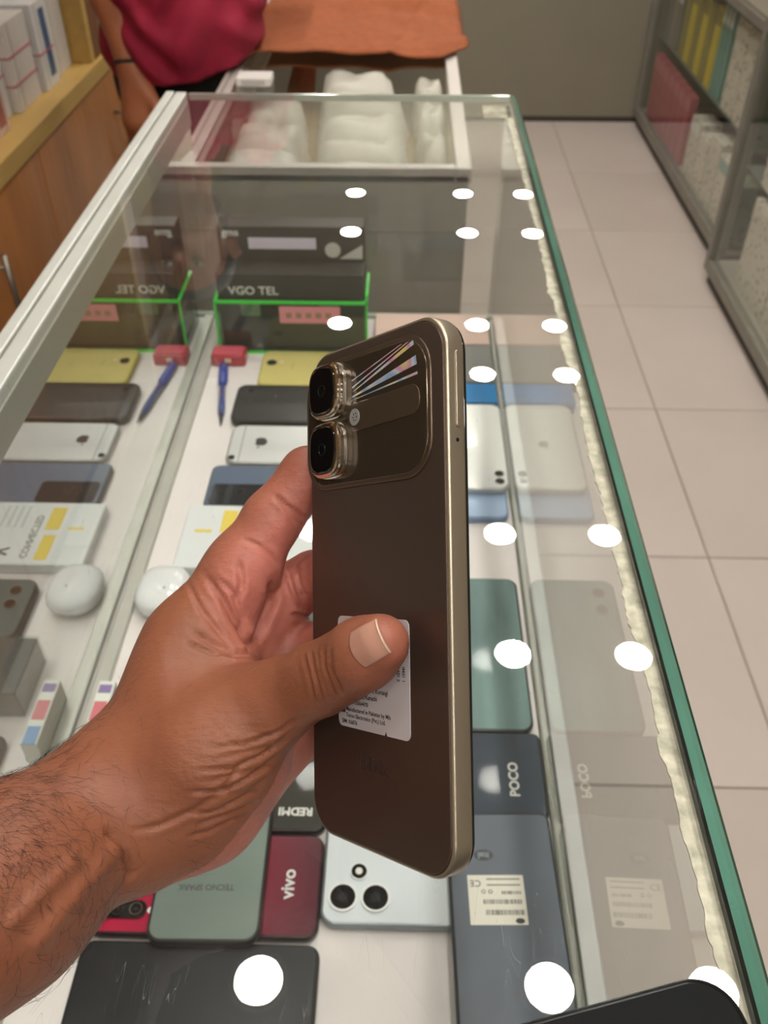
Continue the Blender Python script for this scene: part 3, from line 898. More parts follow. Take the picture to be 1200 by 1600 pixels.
# white packages inside
wp = [mat('poly_white', 'd9d4cb', rough=.45, vary=.05, vscale=30, bump=.6, bscale=60), mat('poly_white_b', 'd2ccc1', rough=.5, vary=.06, vscale=30, bump=.6, bscale=60)]
def packet_mesh(w, l, h):
    nx, ny = 10, 12
    vs, fs = [], []
    ph = random.random() * 6
    for i in range(nx + 1):
        for j in range(ny + 1):
            u, v = i / nx * 2 - 1, j / ny * 2 - 1
            hh = h * (1 - abs(u) ** 6) ** .5 * (1 - abs(v) ** 6) ** .5 if abs(u) < 1 and abs(v) < 1 else 0
            hh *= 0.85 + .12 * math.sin(3 * u + ph) * math.cos(4 * v + ph) + .05 * random.random()
            vs.append((u * w / 2 * (1 + .02 * math.sin(7 * v + ph)), v * l / 2 * (1 + .03 * math.sin(5 * u + ph)), .001 + hh))
    n0 = len(vs)
    for i in range(nx + 1):
        for j in range(ny + 1):
            x, y, _ = vs[i * (ny + 1) + j]; vs.append((x, y, 0))
    f = lambda i, j: i * (ny + 1) + j
    for i in range(nx):
        for j in range(ny):
            fs.append((f(i, j), f(i + 1, j), f(i + 1, j + 1), f(i, j + 1)))
            fs.append((n0 + f(i, j + 1), n0 + f(i + 1, j + 1), n0 + f(i + 1, j), n0 + f(i, j)))
    for i in range(nx):
        fs.append((f(i + 1, 0), f(i, 0), n0 + f(i, 0), n0 + f(i + 1, 0))); fs.append((f(i, ny), f(i + 1, ny), n0 + f(i + 1, ny), n0 + f(i, ny)))
    for j in range(ny):
        fs.append((f(0, j), f(0, j + 1), n0 + f(0, j + 1), n0 + f(0, j))); fs.append((f(nx, j + 1), f(nx, j), n0 + f(nx, j), n0 + f(nx, j + 1)))
    return make_mesh(vs, fs, True)
zs = ZF - .0998
for k, (x, y, w, l, h, rz, lab) in enumerate((
        (-.215, 1.345, .130, .135, .085, 6, 'crumpled white plastic packet at the dark front panel, on the red shirt side'),
        (-.225, 1.490, .120, .130, .080, -4, 'crumpled white plastic packet second from the dark front panel, red shirt side'),
        (-.068, 1.320, .150, .085, .080, 2, 'long white wrapped packet against the dark front panel in the middle'),
        (-.070, 1.418, .154, .090, .084, -3, 'long white wrapped packet in the second row of the middle'),
        (-.074, 1.520, .154, .100, .086, 3, 'long white wrapped packet in the third row of the middle'),
        (-.078, 1.640, .160, .110, .087, -2, 'long white wrapped packet in the fourth row of the middle'),
        (.042, 1.330, .050, .110, .070, 0, 'narrow white packet at the dark front panel, on the aisle side'),
        (.045, 1.455, .046, .120, .078, 2, 'narrow white packet second from the dark front panel, aisle side'),
        (.043, 1.590, .050, .120, .080, -2, 'narrow white packet third from the dark front panel, aisle side'),
        (.040, 1.730, .056, .120, .082, 2, 'white packet under the hem of the rust towel'),
        (-.090, 1.765, .150, .110, .085, 3, 'long white wrapped packet in the fifth row, half under the towel'),
        (-.230, 1.635, .110, .120, .078, 5, 'crumpled white plastic packet under the small white oblong box'))):
    tag(obj('white_packet', packet_mesh(w, l, h), wp[k % 2], None, loc=(x, y, zs), rot=(0, 0, math.radians(rz))), lab, 'packet', 'white packets inside the far counter')
tb = thing('tissue_box', 'small white oblong box lying on the far counter rail beside the red shirt', 'box', (-.262, 1.640, ZF))
obj('carton', box(-.030, .030, -.022, .022, 0, .014, bev=.002), mat('tissue_white', 'd6d2cd', rough=.5), tb)
obj('flap', box(-.020, .020, -.0225, -.0215, .003, .011), mat('tissue_grey', 'b5b1ac', rough=.5), tb)

# towel: draped cloth with folds and thickness
nx, ny = 70, 60
vs, fs = [], []
for j in range(ny + 1):
    for i in range(nx + 1):
        u, v = i / nx, j / ny
        x = -0.300 + u * 0.405 + 0.012 * (1 - v) * (u - .3)
        y = 1.790 + v * 0.75 + 0.010 * math.sin(u * 5.2 + .4) * (1 - v) - .02 * math.exp(-((u - 0.0) / .06) ** 2) * (1 - v) + (0.075 * max(0, u - .88) / .12) * (1 - v) ** 6
        z = ZF + .004
        z += .0030 * (1 + math.sin(u * 23 + 5 * v)) * (.4 + .6 * v) + .0025 * (1 + math.sin(v * 31 + 4 * u + 1.4 * math.sin(u * 9)))
        z += .012 * math.exp(-((v - .42 - .10 * u) / .035) ** 2) + .010 * math.exp(-((v - .56 + .12 * u) / .03) ** 2)
        z += .006 * math.exp(-((v - .06) / .03) ** 2)
        z += .004 * math.exp(-((u - .72 - .35 * (v - .2)) / .02) ** 2) * (v < .5)
        if u > .96: z -= .02 * ((u - .96) / .04) ** 2 * (v > .15)
        vs.append((x, y, z))
f = lambda i, j: j * (nx + 1) + i
for j in range(ny):
    for i in range(nx):
        fs.append((f(i, j), f(i + 1, j), f(i + 1, j + 1), f(i, j + 1)))
tw_o = obj('towel', make_mesh(vs, fs, True), mat('rust_towel', '9a5531', rough=.95, vary=.12, vscale=60, bump=1.0, bscale=900))
so = tw_o.modifiers.new('thick', 'SOLIDIFY'); so.thickness = .004; so.offset = 1
tag(tw_o, 'rust orange towel spread over the far counter', 'towel')

# =================================================================== LEFT WOODEN CABINET
wood = mat('orange_wood', 'b4743a', rough=.38, vary=.14, vscale=7, stretch=(6, 6, .6), coat=.2)
wood2 = mat('pale_wood', 'bd9a56', rough=.45, vary=.08, vscale=8, stretch=(6, .6, 6))
wood3 = mat('brown_wood', '744b2b', rough=.45, vary=.14, vscale=8, stretch=(6, 6, .6))
WX = -0.750
cab = thing('wood_cabinet', 'orange brown wooden shelf cabinet with pale ledge along the left wall', 'cabinet')
CYA, CYB = -0.6, 3.30
obj('body', box(X0, WX - .018, CYA, CYB, 0, .762), wood3, cab)
obj('ledge', box(X0, WX + .004, CYA, CYB, .762, .802, bev=.002), wood2, cab)
ybs = [-.6, .05, .68, 1.26, 1.838, 2.44, 3.30]
for k in range(len(ybs) - 1):
    d = obj('door', box(WX - .018, WX, ybs[k] + .002, ybs[k + 1] - .002, .06, .758, bev=.0015), wood, cab)
    hy = {3: 1.50, 4: 2.385, 5: 2.485}.get(k, ybs[k] + .1)
    hm = mat('handle_chrome', '8a857a', rough=.4, metal=.8)
    hd_ = obj('handle', tube([(WX + .028, hy, .53), (WX + .028, hy, .69)], .006, 10), hm, d)
    for zz_ in (.555, .665):
        obj('handle', tube([(WX - .001, hy, zz_), (WX + .028, hy, zz_)], .0045, 8), hm, d)
obj('plinth', box(X0, WX - .03, CYA, CYB, 0, .06), wood3, cab)
for y, w in ((-.1, .03), (1.05, .03), (2.315, .030), (3.27, .03)):
    obj('upright', box(X0, WX - .004, y - w / 2, y + w / 2, .802, 2.3, bev=.002), wood2 if y < 2 else wood2, cab)
obj('upright', box(X0, WX - .004, 2.332, 2.400, .802, 2.3, bev=.002), wood3, cab)
for zz_ in (1.25, 1.7, 2.28):
    obj('shelf', box(X0, WX - .02, CYA, CYB, zz_, zz_ + .025), wood2, cab)
obj('back_panel', box(X0, X0 + .012, CYA, CYB, .802, 2.3), wood3, cab)

# phone cartons on the ledge
cw = mat('carton_offwhite', 'c9c2b8', rough=.5, vary=.03)
cw2 = mat('carton_cool', 'cfcdc8', rough=.45)
pinkband = mat('pink_band', 'c98a92', rough=.5)
def ledge_box(y0, y1, h, xf, label, m_, img=None, band=None, depth=.16):
    t = thing('phone_carton', label, 'box', (xf - depth / 2, (y0 + y1) / 2, .802), group='phone cartons on the wooden ledge')
    w = (y1 - y0) / 2
    obj('carton', box(-depth / 2, depth / 2, -w, w, 0, h, bev=.0015), m_, t)
    obj('lid_seam', box(depth / 2 - .0004, depth / 2 + .0004, -w * .55, -w * .5, .004, h - .004), mat('carton_seam', '9d968c'), t)  # grey strip marking the lid seam
    if img:
        obj('printed_phone', box(depth / 2 - .0004, depth / 2 + .0006, -w * .10, w * .66, h * .12, h * .90), mat('print_' + img, img, rough=.4, vary=.25, vscale=30), t)
    if band:
        for zb in band:
            obj('rubber_band', box(-depth / 2 - .001, depth / 2 + .0012, -w - .001, w + .001, h * zb, h * zb + .003), mat('band_red', 'b85a66', rough=.5), t)
    return t
ledge_box(2.075, 2.165, .170, -.790, 'white phone carton with blue printed phone and red rubber band on ledge', cw2, '3e5878', (.42,))
ledge_box(2.185, 2.290, .165, -.800, 'plain grey white phone carton wedged against the wooden upright', cw)
ledge_box(1.925, 2.062, .165, -.800, 'wide off white phone carton with two pink bands on ledge', cw, None, (.30, .62))
ledge_box(1.840, 1.918, .150, -.815, 'off white phone carton beside the pink wrapped one', cw2, None, (.5,))
ledge_box(1.740, 1.832, .125, -.790, 'pink and cream printed carton beside the rose print carton', mat('carton_pink', 'b98f84', rough=.4, color2='d8c2b4', vscale=25), '9c5b50')
ledge_box(1.620, 1.732, .150, -.800, 'pale carton with rose print on the wooden ledge', mat('carton_rose', 'c6b3a9', rough=.4, color2='b98086', vscale=18), 'a86d6a')
yy = 1.50
kk = 0
while yy > -.45:  # unseen cartons, added to brighten what the held phone's back reflects
    w_ = .085 + .035 * ((kk * 7) % 3) / 2
    if not any(yy - w_ < u_ + .017 and yy > u_ - .017 for u_ in (1.05, -.1)):
        ledge_box(yy - w_, yy - .006, .150 + .02 * (kk % 4), -.800, 'added off white phone carton, out of view on the ledge past the rose print carton', (cw, cw2)[kk % 2])
    yy -= w_; kk += 1
for kk in range(16):  # upper shelf row, also out of view and added for that reflection
    if 1.00 - kk * .090 - .082 < -.083 and 1.00 - kk * .090 > -.117: continue
    t = ledge_box(1.00 - kk * .090 - .082, 1.00 - kk * .090, .17 + .02 * (kk % 3), -.810, 'added pale phone carton, out of view on the upper shelf', (cw2, cw)[kk % 2])
    t.location.z = 1.275
# goods in the second bay
for k, (y, c, h, lb_) in enumerate(((2.47, '2d3430', .16, 'dark green blister pack beyond the wooden upright'), (2.58, '3b4147', .17, 'charcoal blister pack beyond the wooden upright'), (2.70, '4a4a44', .15, 'grey blister pack beyond the wooden upright'))):
    t = thing('blister_pack', lb_, 'packet', (-.84, y, .802))
    obj('card', box(-.01, .0, -.045, .045, 0, h, bev=.001), mat('card_' + c, c, rough=.4, color2='9aa0a0', vscale=28), t)
    obj('blister', box(0, .02, -.03, .03, .02, h * .7, bev=.006), gloss('blister_' + c, c, rough=.1), t)

# =================================================================== RIGHT DISPLAY CABINETS
def frame_cab(label, xf, y0, y1, ztop, zshelf, xb=1.485):
    t = thing('display_cabinet', label, 'cabinet')
    o_ = obj('plinth', box(xf + .02, xb, y0 + .01, y1 - .01, 0, .05), mat('dark_plinth', '4b453b', rough=.6), t)
    obj('bottom_panel', box(xf + .012, xb, y0 + .01, y1 - .01, .05, .075), mat('cab_floor', 'a8a294', rough=.5), t)
    obj('bottom_rail', box(xf, xf + .03, y0, y1, .045, .085, bev=.002), ALU_D, t)
    obj('top_rail', box(xf, xf + .03, y0, y1, ztop - .03, ztop, bev=.002), ALU_D, t)
    for y in (y0, y1 - .03):
        obj('post', box(xf, xf + .03, y, y + .03, .085, ztop - .03, bev=.002), ALU_D, t)
    obj('glass_front', box(xf + .012, xf + .017, y0 + .03, y1 - .03, .085, ztop - .03), g_end, t)
    obj('glass_shelf', box(xf + .05, xb - .01, y0 + .012, y1 - .012, zshelf, zshelf + .004), mat('shelf_glass_edge', '6d756b', rough=.3), t)
    obj('back_panel', box(xb - .012, xb, y0, y1, .075, ztop), mat('cab_back', '8d8778', rough=.6), t)
    obj('side_panel', box(xf + .03, xb - .012, y0, y0 + .006, .075, ztop - .02), glass_mat('cab_side_%d' % int(y0 * 100), 'd2ddd5', gain=1.0), t)
    obj('top_panel', box(xf + .005, xb, y0, y1, ztop, ztop + .012), mat('cab_top', '8a8374', rough=.5), t)
    return t
frame_cab('aluminium display cabinet with yellow and pink packs behind glass', 1.065, 2.90, 4.43, .750, .385)
frame_cab('aluminium display cabinet holding only speckled white boxes behind glass', 1.005, 1.20, 2.83, .800, .385)
obj_e = None
def spotted(name, base, spot, scale):
    mt = mat(name, base, rough=.55)
    nt = mt.node_tree; b = nt.nodes['Principled BSDF']
    co = nt.nodes.new('ShaderNodeTexCoord'); vo = nt.nodes.new('ShaderNodeTexVoronoi')
    vo.inputs['Scale'].default_value = scale
    nt.links.new(co.outputs['Object'], vo.inputs['Vector'])
    r_ = nt.nodes.new('ShaderNodeValToRGB')
    r_.color_ramp.elements[0].position = .22; r_.color_ramp.elements[0].color = lin(spot)
    r_.color_ramp.elements[1].position = .34; r_.color_ramp.elements[1].color = lin(base)
    nt.links.new(vo.outputs['Distance'], r_.inputs[0]); nt.links.new(r_.outputs[0], b.inputs['Base Color'])
    return mt
sp1 = spotted('speckled_white', 'd3cdbd', '857a74', 46)
sp2 = spotted('speckled_white_b', 'cdc8b8', '9a9288', 40)
def pack(name, label, x, y, z, w, h, d, m_, group, cat='packet', head=None):
    t = thing(name, label, cat, (x, y, z), group=group)
    obj('card', box(-d / 2, d / 2, -w / 2, w / 2, 0, h, bev=min(.002, d * .2)), m_, t)
    obj('header', box(-d / 2 - .002, -d / 2 + .001, -w / 2 + .004, w / 2 - .004, h * .78, h * .95), head or PRINT_W, t)
    return t
ylw = gloss('pack_yellow', 'd0bb2c', rough=.3); yl2 = mat('pack_yellow_dark', '8d8440', rough=.5)
for k in range(6):
    pack('accessory_pack', 'yellow accessory pack standing on the glass shelf of the cabinet with pink packs', 1.135, 3.62 + k * .085, .391, .070, .27, .03, ylw if k % 2 == 0 else yl2, 'yellow packs on the shelf', head=yl2)
for k in range(3):
    pack('accessory_pack', 'slim teal accessory pack standing between yellow and speckled packs', 1.145, 3.46 + k * .045, .391, .030, .30, .05, mat('pack_teal', '6f9c92', rough=.4), 'teal packs on the shelf')
for k in range(3):
    pack('accessory_box', 'dull grey accessory box standing on the glass shelf beside the grey wall', 1.15, 4.16 + k * .075, .391, .065, .22 + .02 * k, .06, mat('pack_grey_%d' % k, ('77766c', '8c8478', '6b7068')[k], rough=.5), 'grey boxes on the shelf', 'box')
for k in range(3):
    pack('speckled_box', 'large speckled white box on the glass shelf of the cabinet with pink packs', 1.167, 3.03 + k * .145, .391, .135, .29, .10, sp1, 'speckled boxes on the shelf', 'box', head=sp2)
pm_ = mat('pack_pink', 'a8505c', rough=.45, vary=.15, vscale=20)
for k in range(7):
    pack('accessory_pack', 'rose pink accessory pack standing at the bottom of the cabinet with pink packs', 1.115, 3.72 + k * .095, .075, .085, .26, .03, pm_, 'pink packs at the bottom', head=mat('pink_head', 'bb6f78'))
for k in range(5):
    pack('speckled_box', 'speckled off white box at the bottom of the cabinet with pink packs', 1.14, 2.99 + k * .14, .075, .125, .20 + .02 * (k % 3), .08, (sp2, sp1)[k % 2], 'speckled boxes at the bottom', 'box', head=(pm_, mat('pack_teal2', '8fb0a8'), sp1, sp2, PRINT_W)[k])
for k in range(5):
    for r_, zz_ in enumerate((.075, .391)):
        pack('speckled_box', ('speckled white box at the bottom of the cabinet without pink packs', 'speckled white box on the shelf of the cabinet without pink packs')[r_], 1.12, 1.42 + k * .275, zz_, .265, (.28, .34)[r_], .14, (sp2, sp1)[r_], ('near cabinet bottom boxes', 'near cabinet shelf boxes')[r_], 'box', head=(sp2, sp1)[r_])

# =================================================================== HELD PHONE
Rw = np.array([[0.5989, -0.0303, -0.8002], [-0.5569, 0.7023, -0.4434], [0.5754, 0.7113, 0.4038]])
Tw = np.array([-0.0084, 0.1966, 1.1948])
hp = thing('smartphone', 'brown metallic smartphone held upright in the hand, sticker on its back', 'phone')
mm_ = Matrix.Identity(4)
for i in range(3):
    for j in range(3): mm_[i][j] = Rw[i, j]
    mm_[i][3] = Tw[i]
hp.matrix_world = mm_
PW, PL, PT = .0758, .1640, .0080
hframe = mat('gold_frame', 'a89d8b', rough=.34, metal=.85)
hback = mat('brown_metal_back', '5d5048', rough=.36, metal=.75, bump=.02, bscale=2500)
obj('frame', slab(PW, PL, -PT + .0006, -.0004, .0118, .0011, n=12), hframe, hp)
obj('screen', slab(PW - .0010, PL - .0010, -PT - .0004, -PT + .0010, .0115, .0005, n=12), BLACKG, hp)
obj('back_panel', slab(PW - .0022, PL - .0022, -.0008, .0000, .0110, .0006, n=12), hback, hp)
pcx, pcy, pw, pl = -.0036, .0560, .0672, .0410
rim = mat('panel_rim', '6a5b4e', rough=.3, metal=.8)
obj('panel_rim', slab(pw + .0030, pl + .0030, -.0003, .0005, .0120, .0005, n=10), rim, hp, loc=(pcx, pcy, 0))
def panel_material():
    mt = mat('camera_panel_glass', '6e6252', rough=.12, metal=.8, coat=.4)
    nt = mt.node_tree; b = nt.nodes['Principled BSDF']
    # bump to spread highlights: fine rays fanning out from the lenses
    co = nt.nodes.new('ShaderNodeTexCoord'); mp = nt.nodes.new('ShaderNodeMapping')
    mp.inputs['Location'].default_value = (.024, -.004, 0)
    nt.links.new(co.outputs['Object'], mp.inputs[0])
    sx = nt.nodes.new('ShaderNodeSeparateXYZ'); nt.links.new(mp.outputs[0], sx.inputs[0])
    at = nt.nodes.new('ShaderNodeMath'); at.operation = 'ARCTAN2'
    nt.links.new(sx.outputs['Y'], at.inputs[0]); nt.links.new(sx.outputs['X'], at.inputs[1])
    no = nt.nodes.new('ShaderNodeTexNoise'); no.noise_dimensions = '1D'
    no.inputs['Scale'].default_value = 9.0; no.inputs['Detail'].default_value = 4
    nt.links.new(at.outputs[0], no.inputs['W'])
    bp = nt.nodes.new('ShaderNodeBump'); bp.inputs['Strength'].default_value = .05; bp.inputs['Distance'].default_value = .001
    nt.links.new(no.outputs['Fac'], bp.inputs['Height'])
    nt.links.new(bp.outputs[0], b.inputs['Normal'])
    b.inputs['Thin Film Thickness'].default_value = 420
    return mt
obj('camera_panel', slab(pw, pl, .0000, .0007, .0110, .0003, n=10), panel_material(), hp, loc=(pcx, pcy, 0))
streak_mat = mat('streak_paint', 'a9b0b8', rough=.35, metal=.45)  # highlight streaks beside the lenses, painted on in pastel rainbow colours
nt = streak_mat.node_tree
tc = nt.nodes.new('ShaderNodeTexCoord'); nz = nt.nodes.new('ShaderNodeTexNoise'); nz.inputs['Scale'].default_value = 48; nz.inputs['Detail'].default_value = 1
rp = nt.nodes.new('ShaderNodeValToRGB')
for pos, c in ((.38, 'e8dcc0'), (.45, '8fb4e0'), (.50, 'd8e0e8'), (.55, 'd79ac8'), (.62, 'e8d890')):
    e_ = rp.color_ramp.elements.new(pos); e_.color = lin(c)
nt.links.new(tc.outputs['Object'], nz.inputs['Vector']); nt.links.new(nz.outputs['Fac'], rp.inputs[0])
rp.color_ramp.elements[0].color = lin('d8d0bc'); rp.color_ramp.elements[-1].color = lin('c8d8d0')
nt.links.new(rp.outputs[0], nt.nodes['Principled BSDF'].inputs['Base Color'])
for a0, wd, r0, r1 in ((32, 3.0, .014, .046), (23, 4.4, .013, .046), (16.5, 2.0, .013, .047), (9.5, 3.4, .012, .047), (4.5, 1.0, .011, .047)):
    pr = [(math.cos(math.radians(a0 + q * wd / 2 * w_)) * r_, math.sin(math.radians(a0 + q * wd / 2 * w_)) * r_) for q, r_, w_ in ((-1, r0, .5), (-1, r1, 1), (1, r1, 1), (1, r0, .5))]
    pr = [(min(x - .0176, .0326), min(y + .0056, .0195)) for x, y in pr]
    obj('painted_streak', polygon_slab(pr, .0006, .00076), streak_mat, hp, loc=(pcx, pcy, 0))
pill = obj('flash_pill', slab(.0385, .0092, .0006, .0010, .0040, .0002), mat('pill_brown', '5e5041', rough=.3, metal=.7), hp, loc=(.0075, .0572, 0), rot=(0, 0, math.radians(2)))
obj('pill_mark', annulus(.0016, .0028, .0009, .0012, 20), SILVERP, pill, loc=(-.0150, 0, 0))
for k in range(3):
    obj('pill_mark', annulus(.0005, .0009, .0009, .0012, 10), SILVERP, pill, loc=(-.0150 + .0011 * math.cos(k * 2.1), .0011 * math.sin(k * 2.1), 0))
def squircle(rx, ry, z, p=3.2, n=40):
    sg = lambda v: math.copysign(abs(v) ** (2 / p), v)
    return [(rx * sg(math.cos(2 * math.pi * i / n)), ry * sg(math.sin(2 * math.pi * i / n)), z) for i in range(n)]
lensrim = mat('lens_rim', 'dedad2', rough=.14, metal=1.0)
for cyy in (.0672, .0472):
    R0 = .0090
    rings = [squircle(R0 + .0008, R0 + .0006, .0004), squircle(R0 + .0008, R0 + .0006, .0016), squircle(R0, R0, .0018), squircle(R0, R0, .0026), squircle(R0 + .0004, R0 + .0004, .0028), squircle(R0 + .0004, R0 + .0004, .0036), squircle(R0 - .0001, R0 - .0001, .0039), squircle(R0 - .0001, R0 - .0001, .0046), squircle(R0 - .0006, R0 - .0006, .0050)]
    me = ring_slab(rings); me.shade_flat()
    cr_ = obj('camera_ring', me, lensrim, hp, loc=(-.0212, cyy, 0))
    me = ring_slab([squircle(R0 - .0012, R0 - .0012, .0048), squircle(R0 - .0012, R0 - .0012, .0051), squircle(R0 - .0016, R0 - .0016, .0053)]); flat_caps(me)
    obj('lens', me, BLACKG, cr_)
    obj('iris', annulus(.0018, .0021, .0052, .0054, 24), mat('iris_ring', '17181b', rough=.2), cr_)
# side keys on the right frame
obj('power_key', slab(.0018, .0225, -.0012, .0007, .0008, .0003), hframe, hp, loc=(PW / 2 - .0002, .0590, -PT / 2 - .0004), rot=(0, math.pi / 2, 0))
obj('microphone_hole', disc(.0006, 0, .0004), BLACK, hp, loc=(PW / 2 - .0003, .0440, -PT / 2), rot=(0, math.pi / 2, 0))
# sticker with print
stw, stl, stx, sty = .0390, .0360, -.0006, -.0263
pts = [(x, y) for x, y in rr_outline(stw, stl, .0022, 5)]
def notch(pts):
    out = []
    for i, p in enumerate(pts):
        out.append(p)
        q = pts[(i + 1) % len(pts)]
        if p[1] < -stl / 2 + 1e-6 and q[1] < -stl / 2 + 1e-6 and q[0] - p[0] > .01:
            out += [(.0062, -stl / 2), (.0070, -stl / 2 + .0014), (.0078, -stl / 2)]
    return out
stk = obj('sticker', polygon_slab(notch(pts), .0000, .0002), mat('sticker_paper', 'b9b3b5', rough=.5), hp, loc=(stx, sty, 0))
ink = mat('sticker_ink', '2a2526', rough=.6)
for body, x, y, s in (('Plot No. 1, Sector 24, Korangi', -.0175, -.0050, .0021), ('Industrial Area, Karachi', -.0175, -.0074, .0021), ('TEL: 021-35064470', -.0175, -.0098, .0019),
                      ('Manufactured in Pakistan by M/s', -.0150, -.0122, .0019), ('Tecno Electronics (Pvt.) Ltd.', -.0150, -.0142, .0019), ('SIM: X6876', -.0175, -.0163, .0019)):
    o_ = obj('print_line', text_mesh(body, s, .00003, .00002, 'LEFT'), ink, stk, loc=(x, y, .00022))
obj('print_block', box(-.0178, -.0155, -.0135, -.0120, .0001, .00025), ink, stk)
lg_ = obj('recycle_mark', annulus(.0012, .0018, .0001, .00025, 18), ink, stk, loc=(.0015, .0005, 0))
for k in range(3):
    o_ = obj('print_line', text_mesh(('IMEI 1', 'IMEI 2', 'S/N')[k], .0019, .00003, .00002, 'LEFT'), ink, stk, loc=(.0165 - k * .0026, .0040, .00022), rot=(0, 0, -math.pi / 2))
word(hp, 'brand_word', 'Infinix', -.0006, -.0545, .0001, .0066, mt=mat('faint_logo', '3d2b28', rough=.55, metal=.2), bold=.00012)

# =================================================================== HAND HOLDING THE PHONE
DOWN = -UP
BASIS = np.stack([RIGHT, DOWN, FWD])       # rows
def cs(px, py, d):                           # photo direction and distance -> view-aligned metric frame
    return np.array([(px - 600) / FPX * d, (py - 800) / FPX * d, d])
def pl(x, y, z):                             # phone frame -> view-aligned metric frame
    w = Tw + Rw @ np.array([x, y, z])
    return BASIS @ (w - CAM)
H = 0.00105
lo_c, hi_c = (-.200, -.040, .165), (.045, .175, .400)
palm = Field(lo_c, hi_c, H)
def P(f, a, b, ra, rb, k=.010): f.add(a, b, ra, rb, k)
W0 = cs(190, 1272, .318)
# forearm and wrist
P(palm, cs(-390, 1640, .215), cs(-8, 1392, .272), .0345, .0300)
P(palm, cs(-8, 1392, .272), cs(165, 1268, .308), .0300, .0243)
P(palm, cs(165, 1268, .308), cs(240, 1212, .318), .0243, .0232)
# metacarpals
P(palm, cs(232, 1195, .318), cs(300, 1010, .326), .0215, .0165)
P(palm, cs(300, 1010, .326), cs(378, 890, .330), .0165, .0130)
P(palm, cs(230, 1230, .325), cs(420, 960, .347), .0180, .0125)
P(palm, cs(240, 1250, .3180), cs(448, 1040, .350), .0180, .0125)
P(palm, cs(250, 1268, .3160), cs(455, 1112, .347), .0170, .0130)
P(palm, cs(222, 1296, .3060), cs(322, 1258, .3158), .0198, .0178)
P(palm, cs(322, 1258, .3158), cs(450, 1146, .340), .0178, .0132)
# thenar
P(palm, cs(225, 1225, .308), cs(330, 1165, .304), .0240, .0205, .012)
P(palm, cs(330, 1165, .304), cs(412, 1108, .300), .0205, .0140, .010)
P(palm, cs(300, 1230, .312), cs(380, 1190, .312), .0215, .0150, .012)
# web between thumb and index finger
P(palm, cs(285, 1080, .318), cs(350, 1060, .318), .0165, .0110, .012)
fingers = []
def chain(pts, k=.004):
    f = Field(lo_c, hi_c, H)
    for (a, ra), (b, rb) in zip(pts[:-1], pts[1:]):
        f.add(a, b, ra, rb, k)
    fingers.append(f.F)
# thumb: lies over the back of the phone
chain([(cs(330, 1165, .304), .0185), (cs(405, 1110, .302), .0133), (cs(455, 1082, .295), .0116), (cs(500, 1060, .2865), .0112), (cs(535, 1042, .2775), .0103), (cs(568, 1021, .2686), .0103), (cs(594, 1005, .2622), .0087)], .005)
# index
chain([(cs(378, 890, .330), .0128), (cs(425, 812, .330), .0106), (cs(482, 742, .331), .0100), (pl(-.0420, .0440, -.0190), .0090), (pl(-.024, .0430, -.0185), .0088), (pl(.000, .0380, -.0178), .0080)])
# middle
chain([(cs(420, 960, .347), .0118), (cs(452, 925, .346), .0104), (cs(490, 903, .344), .0100), (pl(-.040, .0080, -.0205), .0092), (pl(-.020, .0060, -.0190), .0088), (pl(.006, .000, -.0180), .0080)])
# ring
chain([(cs(448, 1040, .350), .0120), (cs(480, 1020, .348), .0104), (pl(-.043, -.0180, -.0210), .0098), (pl(-.022, -.020, -.0190), .0086), (pl(.003, -.024, -.0178), .0078)])
# little finger
chain([(cs(455, 1125, .350), .0125), (cs(484, 1110, .346), .0100), (pl(-.043, -.0400, -.0200), .0088), (pl(-.024, -.042, -.0178), .0078), (pl(-.004, -.046, -.0168), .0070)])
F = palm.F
G = F.copy()
for ff in fingers:
    G = np.minimum(G, smin(F, ff, .007))
del fingers
V, Q = surface_nets(G, palm.lo, H, 3)
N = vert_normals(V, Q)
px = V[:, 0] / V[:, 2] * FPX + 600
py = V[:, 1] / V[:, 2] * FPX + 800
facing = N[:, 2] < 0.15

def poly_dist(pts):
    pts = np.array(pts, float)
    d = np.full(len(V), 1e9); 
    Pxy = np.stack([px, py], 1)
    tt = np.zeros(len(V))
    for k, (a, b) in enumerate(zip(pts[:-1], pts[1:])):
        ab = b - a
        t = np.clip(((Pxy - a) @ ab) / (ab @ ab), 0, 1)
        q = np.linalg.norm(Pxy - a - t[:, None] * ab, axis=1)
        m_ = q < d
        d[m_] = q[m_]; tt[m_] = (k + t[m_]) / (len(pts) - 1)
    return d, tt
disp = np.zeros(len(V))
def crease(pts, depth=.0010, width=5.0, zmax=9.0, zmin=0.0):
    d, t = poly_dist(pts)
    fade = np.clip(np.minimum(t, 1 - t) * 6, 0.15, 1)
    s = (V[:, 2] < zmax) & (V[:, 2] > zmin) & facing
    global disp
    depth *= 1.55; width *= .8
    disp = disp + np.where(s, -depth * fade * np.exp(-(d / width) ** 2) + .25 * depth * fade * np.exp(-((d - 2.4 * width) / (1.3 * width)) ** 2), 0)
# thumb knuckle folds
for k, x in enumerate((478, 489, 500, 510, 521)):
    crease([(x - 4, 1018 - k * 3), (x + 3 - 2 * k, 1045), (x + 10, 1078), (x + 14, 1100 - k * 4)], (.0004, .0006, .0003, .0006, .0004)[k], 3.4, .300)
# finger creases
crease([(425, 772), (448, 790), (470, 806), (478, 812)], .0011, 4)
crease([(436, 782), (456, 806), (474, 822)], .0007, 3.5)
crease([(378, 842), (400, 850), (424, 868), (436, 884)], .0006, 4)
crease([(448, 888), (458, 925), (470, 950), (484, 958)], .0010, 4)
crease([(462, 880), (468, 912), (478, 935)], .0006, 3)
crease([(455, 960), (470, 962), (486, 966)], .0010, 4)
